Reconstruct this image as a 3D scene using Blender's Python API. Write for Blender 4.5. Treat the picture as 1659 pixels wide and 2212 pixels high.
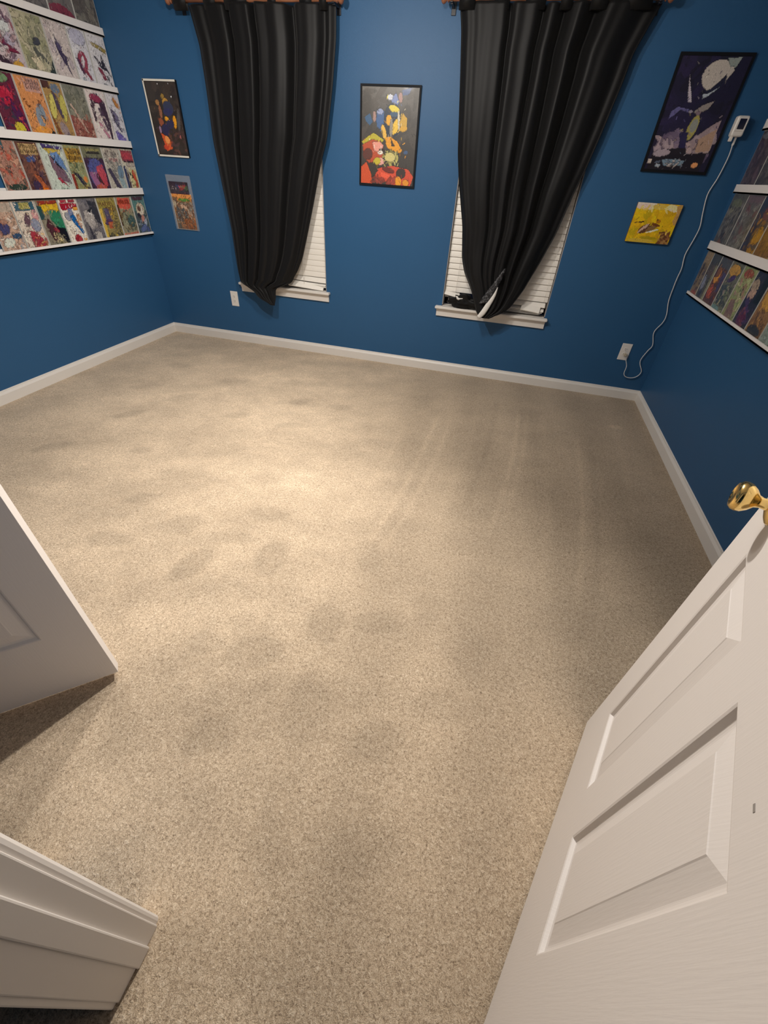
import bpy, bmesh, math, random
import numpy as np
from mathutils import Vector, Matrix

for o in list(bpy.data.objects): bpy.data.objects.remove(o)
SC = bpy.context.scene
COL = SC.collection

# ------------------------------------------------------------------ camera
cam_d = bpy.data.cameras.new('camera'); cam = bpy.data.objects.new('camera', cam_d); COL.objects.link(cam)
cam_d.sensor_fit = 'VERTICAL'; cam_d.sensor_height = 36.0
cam_d.lens = 897.96 / 2212.0 * 36.0
cam_d.clip_start = 0.02; cam_d.clip_end = 60
PITCH, ROLL, YAW = 0.687928, 0.0675557, 0.22666
def cam_matrix():
    cy, sy = math.cos(YAW), math.sin(YAW)
    R = Matrix(((cy, -sy, 0), (sy, cy, 0), (0, 0, 1)))
    right = Vector((1, 0, 0)); fwd = Vector((0, math.cos(PITCH), -math.sin(PITCH))); up = Vector((0, math.sin(PITCH), math.cos(PITCH)))
    r2 = math.cos(ROLL)*right + math.sin(ROLL)*up; u2 = -math.sin(ROLL)*right + math.cos(ROLL)*up
    r2, u2, f2 = R @ r2, R @ u2, R @ fwd
    m = Matrix((r2, u2, -f2)).transposed().to_4x4(); m.translation = Vector((0, 0, 1.4)); return m
cam.matrix_world = cam_matrix()
SC.camera = cam

# ------------------------------------------------------------------ exposure, world, lamps
SC.view_settings.view_transform = 'Standard'; SC.view_settings.look = 'None'
SC.view_settings.exposure = 0.22; SC.view_settings.gamma = 1.0; SC.view_settings.use_curve_mapping = False
W = bpy.data.worlds.new('night_sky'); SC.world = W; W.use_nodes = True
W.node_tree.nodes['Background'].inputs[0].default_value = (0.012, 0.016, 0.03, 1)
W.node_tree.nodes['Background'].inputs[1].default_value = 0.25
def lamp(name, kind, loc, power, rad, color=(1.0, 0.90, 0.77), target=None, size=None, blend=1.0):
    d = bpy.data.lights.new(name, kind); d.energy = power; d.color = color; d.shadow_soft_size = rad
    o = bpy.data.objects.new(name, d); COL.objects.link(o); o.location = loc
    if target is not None:
        o.rotation_euler = (Vector(target) - Vector(loc)).to_track_quat('-Z', 'Y').to_euler()
    if kind == 'SPOT': d.spot_size = math.radians(size); d.spot_blend = blend
    return o
# bulbs of the unseen ceiling fixture, plus added spots and a fill
LC = (1.0, 0.94, 0.865)
lamp('unseen_spot', 'SPOT', (-1.35, 1.95, 2.20), 68, 0.045, LC, target=(-1.25, 3.6, .7), size=145, blend=.85)
lamp('unseen_spot', 'SPOT', (-0.34, 2.15, 2.20), 165, 0.035, LC, target=(-.50, .15, 0), size=98, blend=1.0)
lamp('unseen_spot', 'SPOT', (-0.66, 2.15, 2.20), 42, 0.035, LC, target=(-1.6, 2.2, 0), size=140, blend=1.0)
lamp('unseen_spot', 'SPOT', (-1.25, 1.95, 2.20), 95, 0.050, LC, target=(-1.8, 1.45, 0), size=110, blend=1.0)  # added spot, brightens the carpet on the left
lamp('unseen_spot', 'SPOT', (-1.35, 1.85, 2.20), 46, 0.045, LC, target=(-3.2, 3.0, 1.75), size=78, blend=1.0)  # added spot, brightens the upper comics on the left wall
lamp('fill_glow', 'POINT', (-0.60, 2.05, 2.16), 24, 0.07, LC)  # added omni fill, not a bulb of the fixture

# ------------------------------------------------------------------ helpers
def s2l(c):
    if isinstance(c, str): c = [int(c[i:i+2], 16)/255 for i in (0, 2, 4)]
    return tuple((x/12.92 if x <= 0.04045 else ((x+0.055)/1.055)**2.4) for x in c)
def tag(o, label=None, cat=None, group=None, kind=None):
    if label: o['label'] = label
    if cat: o['category'] = cat
    if group: o['group'] = group
    if kind: o['kind'] = kind
    return o
def empty(name, loc, label, cat, group=None, rz=0.0):
    o = bpy.data.objects.new(name, None); COL.objects.link(o); o.location = loc; o.rotation_euler = (0, 0, rz)
    o.empty_display_size = 0.05
    return tag(o, label, cat, group)
def link(name, me, mat=None, parent=None, loc=None):
    o = bpy.data.objects.new(name, me); COL.objects.link(o)
    if mat:
        for m in (mat if isinstance(mat, (list, tuple)) else [mat]): me.materials.append(m)
    if parent: o.parent = parent
    if loc is not None: o.location = loc
    return o
def bm_obj(name, bm, mat=None, parent=None, loc=None, smooth=False, bevel=0, seg=2):
    if bevel:
        bmesh.ops.bevel(bm, geom=list(bm.edges), offset=bevel, segments=seg, affect='EDGES', profile=0.5, clamp_overlap=True)
    bmesh.ops.recalc_face_normals(bm, faces=bm.faces)
    me = bpy.data.meshes.new(name); bm.to_mesh(me); bm.free()
    if smooth: me.polygons.foreach_set('use_smooth', [True]*len(me.polygons))
    return link(name, me, mat, parent, loc)
def bx(bm, x0, x1, y0, y1, z0, z1, M=None, mi=0):
    vs = [bm.verts.new((x, y, z)) for z in (z0, z1) for y in (y0, y1) for x in (x0, x1)]
    if M is not None:
        for v in vs: v.co = M @ v.co
    for f in ((0,2,3,1),(4,5,7,6),(0,1,5,4),(2,6,7,3),(0,4,6,2),(1,3,7,5)):
        F = bm.faces.new([vs[i] for i in f]); F.material_index = mi
    return vs
def box(name, x0, x1, y0, y1, z0, z1, mat, parent=None, bevel=0, seg=2, M=None):
    bm = bmesh.new(); bx(bm, x0, x1, y0, y1, z0, z1, M); return bm_obj(name, bm, mat, parent, bevel=bevel, seg=seg)
def tube(name, pts, r, mat, parent=None, n=10, closed=False):
    bm = bmesh.new(); rings = []
    P = [Vector(p) for p in pts]
    prev = None
    for i, p in enumerate(P):
        t = (P[min(i+1, len(P)-1)] - P[max(i-1, 0)]).normalized()
        a = prev if prev is not None else (Vector((0, 0, 1)) if abs(t.z) < .9 else Vector((1, 0, 0)))
        a = (a - t*a.dot(t)).normalized(); b = t.cross(a); prev = a
        rr = r[i] if isinstance(r, (list, tuple)) else r
        rings.append([bm.verts.new(p + a*rr*math.cos(2*math.pi*k/n) + b*rr*math.sin(2*math.pi*k/n)) for k in range(n)])
    for i in range(len(rings)-1):
        for k in range(n):
            bm.faces.new((rings[i][k], rings[i][(k+1) % n], rings[i+1][(k+1) % n], rings[i+1][k]))
    bm.faces.new(rings[0][::-1]); bm.faces.new(rings[-1])
    return bm_obj(name, bm, mat, parent, smooth=True)
def lathe(name, prof, mat, parent=None, n=40, M=None):
    """prof: (radius, height) pairs, turned round local z"""
    bm = bmesh.new(); rings = []
    for r, h in prof:
        rings.append([bm.verts.new((max(r, 1e-5)*math.cos(2*math.pi*k/n), max(r, 1e-5)*math.sin(2*math.pi*k/n), h)) for k in range(n)])
    for i in range(len(rings)-1):
        for k in range(n):
            bm.faces.new((rings[i][k], rings[i][(k+1) % n], rings[i+1][(k+1) % n], rings[i+1][k]))
    bm.faces.new(rings[0][::-1]); bm.faces.new(rings[-1])
    if M is not None: bmesh.ops.transform(bm, matrix=M, verts=bm.verts)
    return bm_obj(name, bm, mat, parent, smooth=True)
def catmull(pts, n=6):
    P = [Vector(p) for p in pts]; out = []
    for i in range(len(P)-1):
        p0, p1, p2, p3 = P[max(i-1, 0)], P[i], P[i+1], P[min(i+2, len(P)-1)]
        for k in range(n):
            t = k/n
            out.append(0.5*((2*p1) + (p2-p0)*t + (2*p0-5*p1+4*p2-p3)*t*t + (3*p1-p0-3*p2+p3)*t**3))
    out.append(P[-1]); return out

# ------------------------------------------------------------------ materials
def mat_new(name):
    m = bpy.data.materials.new(name); m.use_nodes = True
    nt = m.node_tree; b = nt.nodes['Principled BSDF']; return m, nt, b
def simple(name, col, rough=0.5, metal=0.0, spec=0.5, bump=0, bscale=200, coat=0, sheen=0, var=0.0, vscale=3):
    m, nt, b = mat_new(name)
    c = s2l(col) if isinstance(col, str) else col
    b.inputs['Base Color'].default_value = (*c, 1); b.inputs['Roughness'].default_value = rough
    b.inputs['Metallic'].default_value = metal; b.inputs['Specular IOR Level'].default_value = spec
    if coat: b.inputs['Coat Weight'].default_value = coat; b.inputs['Coat Roughness'].default_value = 0.08
    if sheen: b.inputs['Sheen Weight'].default_value = sheen; b.inputs['Sheen Roughness'].default_value = 0.4
    tc = nt.nodes.new('ShaderNodeTexCoord')
    n2 = nt.nodes.new('ShaderNodeTexNoise'); n2.inputs['Scale'].default_value = vscale; n2.inputs['Detail'].default_value = 4
    nt.links.new(tc.outputs['Object'], n2.inputs['Vector'])
    mr = nt.nodes.new('ShaderNodeMapRange'); mr.inputs[3].default_value = 1-var; mr.inputs[4].default_value = 1+var
    nt.links.new(n2.outputs['Fac'], mr.inputs[0])
    mx = nt.nodes.new('ShaderNodeVectorMath'); mx.operation = 'SCALE'; mx.inputs[0].default_value = c
    nt.links.new(mr.outputs[0], mx.inputs['Scale']); nt.links.new(mx.outputs[0], b.inputs['Base Color'])
    if bump:
        n = nt.nodes.new('ShaderNodeTexNoise'); n.inputs['Scale'].default_value = bscale; n.inputs['Detail'].default_value = 3
        bp = nt.nodes.new('ShaderNodeBump'); bp.inputs['Strength'].default_value = bump; bp.inputs['Distance'].default_value = 0.002
        nt.links.new(tc.outputs['Object'], n.inputs['Vector']); nt.links.new(n.outputs['Fac'], bp.inputs['Height'])
        nt.links.new(bp.outputs[0], b.inputs['Normal'])
    return m
WALL = simple('blue_wall_paint', (0.028, 0.107, 0.240), 0.45, spec=0.30, bump=0.25, bscale=260, var=0.03)
TRIM = simple('white_trim_paint', (0.80, 0.765, 0.72), 0.38, spec=0.45, var=0.02)
LEDGE = simple('white_ledge_paint', (0.89, 0.86, 0.84), 0.45, var=0.02)
CEIL = simple('ceiling_paint', (0.82, 0.80, 0.77), 0.9, bump=0.4, bscale=120)
DOORP = simple('white_door_paint', (0.80, 0.765, 0.735), 0.42, spec=0.45, var=0.02)
BLIND = simple("blind_vinyl", (0.90, 0.865, 0.80), 0.45, var=0.02)
OUTLETW = simple('outlet_plastic', (0.84, 0.80, 0.75), 0.35)
SLOT = simple('outlet_slot_dark', (0.03, 0.025, 0.02), 0.6)
BLACKF = simple('black_picture_frame', (0.006, 0.007, 0.010), 0.6, spec=0.2)
ROD = simple('brown_rod_wood', (0.30, 0.12, 0.06), 0.4, var=0.25, vscale=20)
BRKT = simple('black_bracket_metal', (0.008, 0.009, 0.016), 0.4)
GLASSD = None
BRASS = simple('polished_brass', (0.86, 0.62, 0.24), 0.13, metal=1.0)
SCREEN = simple('device_screen', (0.006, 0.008, 0.03), 0.15)
CORD = simple('white_cord', (0.80, 0.78, 0.76), 0.4)
BOARD = simple('clear_sleeve_edge', (0.62, 0.61, 0.57), 0.3, coat=0.5)
LINING = simple('white_lining', (0.78, 0.76, 0.72), 0.7)
CANVAS_SIDE = simple('canvas_side', (0.16, 0.075, 0.04), 0.7)
POSTERW = simple('poster_white_edge', (0.80, 0.78, 0.70), 0.35)

def fabric_black():
    m, nt, b = mat_new('black_curtain_fabric')
    b.inputs['Base Color'].default_value = (0.0062, 0.0062, 0.0068, 1); b.inputs['Roughness'].default_value = 0.5
    b.inputs['Specular IOR Level'].default_value = 0.22
    b.inputs['Sheen Weight'].default_value = 0.05; b.inputs['Sheen Roughness'].default_value = 0.5
    tc = nt.nodes.new('ShaderNodeTexCoord'); mp = nt.nodes.new('ShaderNodeMapping'); mp.inputs['Scale'].default_value = (500, 500, 60)
    n = nt.nodes.new('ShaderNodeTexNoise'); n.inputs['Scale'].default_value = 1; n.inputs['Detail'].default_value = 2
    bp = nt.nodes.new('ShaderNodeBump'); bp.inputs['Strength'].default_value = 0.15; bp.inputs['Distance'].default_value = 0.001
    nt.links.new(tc.outputs['Object'], mp.inputs[0]); nt.links.new(mp.outputs[0], n.inputs['Vector'])
    nt.links.new(n.outputs['Fac'], bp.inputs['Height']); nt.links.new(bp.outputs[0], b.inputs['Normal'])
    return m
FAB = fabric_black()
def glass_mat(name='window_glass', tint=(0.9, 0.95, 1)):
    m, nt, b = mat_new(name)
    b.inputs['Base Color'].default_value = (*tint, 1); b.inputs['Roughness'].default_value = 0.02
    b.inputs['Transmission Weight'].default_value = 1.0; b.inputs['IOR'].default_value = 1.45
    return m
GLASS = glass_mat()
def sleeve_mat():
    m = bpy.data.materials.new('clear_plastic_sleeve'); m.use_nodes = True; nt = m.node_tree; nt.nodes.clear()
    o = nt.nodes.new('ShaderNodeOutputMaterial'); mx = nt.nodes.new('ShaderNodeMixShader'); t = nt.nodes.new('ShaderNodeBsdfTransparent')
    g = nt.nodes.new('ShaderNodeBsdfPrincipled'); g.inputs['Base Color'].default_value = (0.55, 0.6, 0.66, 1); g.inputs['Roughness'].default_value = 0.2
    mx.inputs[0].default_value = 0.22
    nt.links.new(t.outputs[0], mx.inputs[1]); nt.links.new(g.outputs[0], mx.inputs[2]); nt.links.new(mx.outputs[0], o.inputs[0]); return m
SLEEVE = sleeve_mat()

def art_mat(name, rough=0.35, coat=0.6):
    m, nt, b = mat_new(name)
    at = nt.nodes.new('ShaderNodeAttribute'); at.attribute_name = 'art'
    tc = nt.nodes.new('ShaderNodeTexCoord'); n = nt.nodes.new('ShaderNodeTexNoise'); n.inputs['Scale'].default_value = 160; n.inputs['Detail'].default_value = 4
    mr = nt.nodes.new('ShaderNodeMapRange'); mr.inputs[1].default_value = .3; mr.inputs[2].default_value = .7; mr.inputs[3].default_value = 0.82; mr.inputs[4].default_value = 1.15
    vm = nt.nodes.new('ShaderNodeVectorMath'); vm.operation = 'SCALE'
    nt.links.new(tc.outputs['Object'], n.inputs['Vector']); nt.links.new(n.outputs['Fac'], mr.inputs[0])
    nt.links.new(at.outputs['Color'], vm.inputs[0]); nt.links.new(mr.outputs[0], vm.inputs['Scale']); nt.links.new(vm.outputs[0], b.inputs['Base Color'])
    b.inputs['Roughness'].default_value = rough; b.inputs['Coat Weight'].default_value = coat; b.inputs['Coat Roughness'].default_value = 0.1
    n3 = nt.nodes.new('ShaderNodeTexNoise'); n3.inputs['Scale'].default_value = 14; n3.inputs['Detail'].default_value = 1
    bp = nt.nodes.new('ShaderNodeBump'); bp.inputs['Strength'].default_value = 0.35; bp.inputs['Distance'].default_value = 0.004
    nt.links.new(tc.outputs['Object'], n3.inputs['Vector']); nt.links.new(n3.outputs['Fac'], bp.inputs['Height']); nt.links.new(bp.outputs[0], b.inputs['Coat Normal'])
    return m
ART = art_mat('printed_cover'); ARTP = art_mat('printed_poster', 0.4, 0.35); ARTC = art_mat('printed_canvas', 0.8, 0.0)

def carpet_mat():
    m, nt, b = mat_new('beige_carpet')
    b.inputs['Roughness'].default_value = 0.95; b.inputs['Specular IOR Level'].default_value = 0.1
    b.inputs['Sheen Weight'].default_value = 0.15
    tc = nt.nodes.new('ShaderNodeTexCoord')
    def noise(scale, detail, rough=.6, dist=0):
        n = nt.nodes.new('ShaderNodeTexNoise'); n.inputs['Scale'].default_value = scale; n.inputs['Detail'].default_value = detail
        n.inputs['Roughness'].default_value = rough; n.inputs['Distortion'].default_value = dist
        nt.links.new(tc.outputs['Object'], n.inputs['Vector']); return n
    fine = noise(210, 3, .65, 1.2); mid = noise(95, 3, .65, .8); big = noise(2.2, 3)
    ramp = nt.nodes.new('ShaderNodeValToRGB'); cr = ramp.color_ramp
    cr.elements[0].position = 0.30; cr.elements[0].color = (0.150, 0.102, 0.066, 1)
    cr.elements[1].position = 0.74; cr.elements[1].color = (0.92, 0.80, 0.64, 1)
    e = cr.elements.new(0.50); e.color = (0.56, 0.435, 0.305, 1)
    mixf = nt.nodes.new('ShaderNodeMath'); mixf.operation = 'MULTIPLY_ADD'; mixf.inputs[1].default_value = 0.64
    m2 = nt.nodes.new('ShaderNodeMath'); m2.operation = 'MULTIPLY'; m2.inputs[1].default_value = 0.36
    nt.links.new(mid.outputs['Fac'], m2.inputs[0]); nt.links.new(fine.outputs['Fac'], mixf.inputs[0]); nt.links.new(m2.outputs[0], mixf.inputs[2])
    nt.links.new(mixf.outputs[0], ramp.inputs[0])
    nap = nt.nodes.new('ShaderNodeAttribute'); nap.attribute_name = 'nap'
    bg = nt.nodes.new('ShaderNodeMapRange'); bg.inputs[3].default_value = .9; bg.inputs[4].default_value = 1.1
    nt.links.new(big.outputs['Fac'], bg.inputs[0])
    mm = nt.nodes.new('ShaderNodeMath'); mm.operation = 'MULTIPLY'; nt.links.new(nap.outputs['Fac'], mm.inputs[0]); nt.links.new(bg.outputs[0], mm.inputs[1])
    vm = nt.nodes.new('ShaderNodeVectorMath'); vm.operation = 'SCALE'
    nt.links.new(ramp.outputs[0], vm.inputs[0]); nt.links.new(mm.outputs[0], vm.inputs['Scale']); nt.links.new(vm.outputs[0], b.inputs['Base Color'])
    bp = nt.nodes.new('ShaderNodeBump'); bp.inputs['Strength'].default_value = 0.8; bp.inputs['Distance'].default_value = 0.006
    nt.links.new(mixf.outputs[0], bp.inputs['Height']); nt.links.new(bp.outputs[0], b.inputs['Normal'])
    return m
CARPET = carpet_mat()

# ------------------------------------------------------------------ room shell
XL, XR, YB, ZC = -3.215, 1.25, 3.80, 2.44
YN = 0.005                      # room face of the near wall, its hall face at YN-0.115
YH = YN - 0.115
def structure(o): o['kind'] = 'structure'; return o

# floor: fine grid with the lie of the pile (vacuum tracks, footprints) as an attribute
def make_floor():
    nx, ny = 300, 350
    xs = np.linspace(XL-.1, XR+.1, nx+1); ys = np.linspace(-1.6, YB+.1, ny+1)
    X, Y = np.meshgrid(xs, ys)
    co = np.stack([X.ravel(), Y.ravel(), np.zeros(X.size)], 1)
    idx = np.arange((nx+1)*(ny+1)).reshape(ny+1, nx+1)
    f = np.stack([idx[:-1, :-1], idx[:-1, 1:], idx[1:, 1:], idx[1:, :-1]], -1).reshape(-1, 4)
    me = bpy.data.meshes.new('floor'); me.from_pydata(co.tolist(), [], f.tolist())
    rng = np.random.RandomState(5)
    def vnoise(sx, sy, ang=0, seed=0):
        r = np.random.RandomState(seed); G = r.rand(80, 80)
        c, s = math.cos(ang), math.sin(ang)
        U = (X*c+Y*s)/sx+30; V = (-X*s+Y*c)/sy+30
        i = np.floor(U).astype(int); j = np.floor(V).astype(int); fu = U-i; fv = V-j
        fu = fu*fu*(3-2*fu); fv = fv*fv*(3-2*fv)
        g = lambda a, b: G[a % 80, b % 80]
        return (g(i, j)*(1-fu)+g(i+1, j)*fu)*(1-fv)+(g(i, j+1)*(1-fu)+g(i+1, j+1)*fu)*fv
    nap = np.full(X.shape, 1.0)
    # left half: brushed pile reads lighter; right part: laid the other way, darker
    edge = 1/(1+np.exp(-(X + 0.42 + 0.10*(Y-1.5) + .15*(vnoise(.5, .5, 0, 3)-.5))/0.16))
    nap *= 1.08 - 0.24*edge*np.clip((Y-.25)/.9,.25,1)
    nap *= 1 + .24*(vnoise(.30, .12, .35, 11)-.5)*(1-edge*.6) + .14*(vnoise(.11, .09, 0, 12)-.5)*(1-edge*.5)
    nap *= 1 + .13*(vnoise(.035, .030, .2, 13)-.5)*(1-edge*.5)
    # vacuum tracks running away from the door on the right
    for (xa, ya, xb, yb, w, a) in ((-0.42,1.2,-0.28,3.0,.016,.14), (-0.33,1.25,-0.18,3.0,.014,.10), (-.60,1.3,-.5,2.7,.02,.07), (.16,1.6,.30,3.3,.014,.13), (.22,1.7,.36,3.3,.012,.09),
                                  (.02,1.8,.12,3.5,.02,-.07), (-.12,1.6,0.0,3.6,.03,.06), (.55,1.2,.72,3.0,.014,.12), (.62,1.2,.80,3.0,.02,-.07), (.40,1.2,.5,3.4,.03,.06), (.9,1.8,1.0,3.6,.02,.05)):
        L = math.hypot(xb-xa, yb-ya); ux, uy = (xb-xa)/L, (yb-ya)/L
        s = (X-xa)*ux+(Y-ya)*uy; t = -(X-xa)*uy+(Y-ya)*ux + .03*np.sin(s*2.1)
        win = np.clip(s/.25, 0, 1)*np.clip((L-s)/.25, 0, 1)
        nap += a*np.exp(-(t/w)**2)*win*(.5+vnoise(.08, .08, 0, 21))
    # broad bands between tracks
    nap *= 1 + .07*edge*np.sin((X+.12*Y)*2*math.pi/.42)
    # footprints and dents
    for (fx, fy, rx, ry, an, a) in FOOT:
        c, s = math.cos(an), math.sin(an)
        u = ((X-fx)*c+(Y-fy)*s)/rx; v = (-(X-fx)*s+(Y-fy)*c)/ry
        d = np.sqrt(u*u+v*v) + .35*(vnoise(.05, .05, 0, 33)-.5)
        nap *= 1 - 1.25*a/(1+np.exp((d-1)*11))
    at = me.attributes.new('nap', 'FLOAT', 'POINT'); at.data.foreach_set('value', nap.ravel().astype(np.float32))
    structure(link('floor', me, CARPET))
FOOT = [(-0.79,1.18,.075,.12,.2,.17), (-1.10,1.02,.06,.11,-.3,.18), (-1.30,1.24,.10,.07,.6,.13), (-0.93,1.46,.10,.06,.2,.10), (-1.10,1.73,.09,.06,.3,.08),
        (-.36,1.32,.06,.10,.3,.10), (-1.02,1.24,.12,.04,.1,.10), (-1.35,2.72,.10,.05,.7,.13), (-1.02,2.75,.09,.05,.2,.13), (-1.66,2.36,.08,.045,.5,.13), (-1.25,2.36,.09,.04,.3,.10),
        (-2.35,2.1,.10,.05,.8,.15), (-2.15,2.5,.08,.05,.5,.13), (-2.55,2.55,.12,.05,.6,.12), (-1.95,1.75,.07,.04,.4,.13), (-2.45,1.6,.11,.05,.8,.12), (-2.0,2.9,.12,.06,.4,.12), (-2.6,3.0,.1,.06,.2,.12),
        (-1.55,1.05,.11,.05,.2,.14), (-1.62,1.35,.10,.04,.5,.10), (-.62,.72,.10,.07,.6,.14), (-.42,.92,.07,.10,.2,.13), (-.22,.98,.09,.05,.3,.10), (-.05,1.12,.06,.09,.1,.08), (-.82,.70,.07,.05,.4,.12),
        (-.35,.58,.08,.12,.3,.10), (-.10,.55,.09,.06,.5,.10), (.08,.72,.10,.06,.2,.08), (-.60,.42,.09,.06,.7,.10), (-.05,.28,.10,.06,.2,.08), (-.30,.22,.06,.09,.5,.08), (1.0,3.2,.05,.03,.2,-.2), (.15,.95,.07,.1,.1,.07)]
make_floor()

structure(box('ceiling', XL-.1, XR+.1, -1.6, YB+.15, ZC, ZC+.05, CEIL))
structure(box('wall_left', XL-.1, XL, YH, YB+.12, 0, ZC, WALL))
structure(box('wall_right', XR, XR+.1, YH, YB+.12, 0, ZC, WALL))
WIN = {1: (-2.335, -1.530, 0.548, 2.06), 2: (-0.500, 0.338, 0.553, 2.06)}
bm = bmesh.new()
segs = [(XL-.1, WIN[1][0], 0, ZC), (WIN[1][0], WIN[1][1], 0, WIN[1][2]-.02), (WIN[1][0], WIN[1][1], WIN[1][3], ZC), (WIN[1][1], WIN[2][0], 0, ZC),
        (WIN[2][0], WIN[2][1], 0, WIN[2][2]-.02), (WIN[2][0], WIN[2][1], WIN[2][3], ZC), (WIN[2][1], XR+.1, 0, ZC)]
for a, b, c, d in segs: bx(bm, a, b, YB, YB+.13, c, d)
structure(bm_obj('wall_back', bm, WALL))
# near wall with the doorway the camera stands in and a closet doorway
JL, JR, DH = -0.480, 0.300, 2.045
CLL, CLR = -1.62, -0.86
bm = bmesh.new()
for a, b, c, d in ((XL, CLL-.02, 0, ZC), (CLL-.02, CLR+.02, DH, ZC), (CLR+.02, JL-.02, 0, ZC), (JL-.02, JR+.02, DH+.02, ZC), (JR+.02, XR, 0, ZC)): bx(bm, a, b, YH, YN, c, d)
structure(bm_obj('wall_front', bm, WALL))
# closet and hallway behind the near wall
structure(box('wall_closet', CLL-.3, CLR+.02, -0.75, -0.72, 0, ZC, WALL))
structure(box('wall_hall_left', CLR+.02, CLR+.06, -1.5, YH, 0, ZC, WALL))
structure(box('wall_hall_right', 0.62, 0.66, -1.5, YH, 0, ZC, WALL))
structure(box('wall_hall_end', CLR, 0.66, -1.56, -1.5, 0, ZC, WALL))

def baseboard(name, p0, p1, nrm, h=.085, t=.014):
    """moulded board from p0 to p1, nrm points into the room"""
    prof = [(0, 0), (t, 0), (t, h*.72), (t*.75, h*.80), (t*.45, h*.88), (t*.40, h*.97), (0, h)]
    bm = bmesh.new(); a = Vector((*p0, 0)); b = Vector((*p1, 0)); n = Vector((*nrm, 0))
    A = [bm.verts.new(a+n*d+Vector((0, 0, z))) for d, z in prof]; B = [bm.verts.new(b+n*d+Vector((0, 0, z))) for d, z in prof]
    k = len(prof)
    for i in range(k): bm.faces.new((A[i], A[(i+1) % k], B[(i+1) % k], B[i]))
    bm.faces.new(A[::-1]); bm.faces.new(B)
    return structure(bm_obj(name, bm, TRIM))
baseboard('baseboard_left', (XL, YN), (XL, YB), (1, 0))
baseboard('baseboard_back', (XL, YB), (XR, YB), (0, -1))
baseboard('baseboard_right', (XR, YB), (XR, YN), (-1, 0))
baseboard('baseboard_front', (XR, YN), (JR+.09, YN), (0, 1))

# doorway trim on the left of the camera: jamb, stop and casings
def doorway_trim():
    bm = bmesh.new()
    bx(bm, JL-.02, JL, YH-.004, YN+.004, 0, DH+.02); o = structure(bm_obj('trim_1', bm, DOORP, bevel=.0025))       # left jamb
    bm = bmesh.new(); bx(bm, JL-.001, JL+.007, -.062, -.026, 0.0, DH); s = bm_obj('door_stop', bm, DOORP, bevel=.003); s.parent = o
    # casing on the room side, moulded, set back 5 mm from the jamb face
    bm = bmesh.new()
    prof = [(-.005, YN+.0), (-.005, YN+.010), (-.007, YN+.015), (-.012, YN+.0185), (-.016, YN+.018), (-.022, YN+.014), (-.045, YN+.017), (-.062, YN+.020), (-.066, YN+.0)]
    A = [bm.verts.new((JL+x, y, 0)) for x, y in prof]; B = [bm.verts.new((JL+x, y, DH+.06)) for x, y in prof]
    k = len(prof)
    for i in range(k): bm.faces.new((A[i], A[(i+1) % k], B[(i+1) % k], B[i]))
    bm.faces.new(A[::-1]); bm.faces.new(B)
    c = bm_obj('casing', bm, DOORP); c.parent = o
    bm = bmesh.new(); bx(bm, JL-.066, JL-.005, YH-.016, YH, 0, DH+.06); c = bm_obj('casing', bm, DOORP, bevel=.003); c.parent = o
    bm = bmesh.new(); bx(bm, JR, JR+.02, YH-.004, YN+.004, 0, DH+.02); bx(bm, JL-.02, JR+.02, YH-.004, YN+.004, DH, DH+.02)
    o = structure(bm_obj('trim_2', bm, DOORP))
    bm = bmesh.new(); bx(bm, JR+.02, JR+.085, YN, YN+.014, 0, DH+.06); bx(bm, JL-.066, JR+.085, YN, YN+.014, DH+.02, DH+.085); c = bm_obj('casing', bm, DOORP, bevel=.002); c.parent = o
    bm = bmesh.new(); bx(bm, CLL-.02, CLL, YH, YN+.004, 0, DH); bx(bm, CLR, CLR+.02, YH, YN+.004, 0, DH)
    bx(bm, CLR+.008, CLR+.07, YN, YN+.014, 0, DH+.06); bx(bm, CLL-.07, CLL-.008, YN, YN+.014, 0, DH+.06); bx(bm, CLL-.07, CLR+.07, YN, YN+.014, DH, DH+.06)
    structure(bm_obj('trim_3', bm, DOORP))
doorway_trim()

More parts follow.
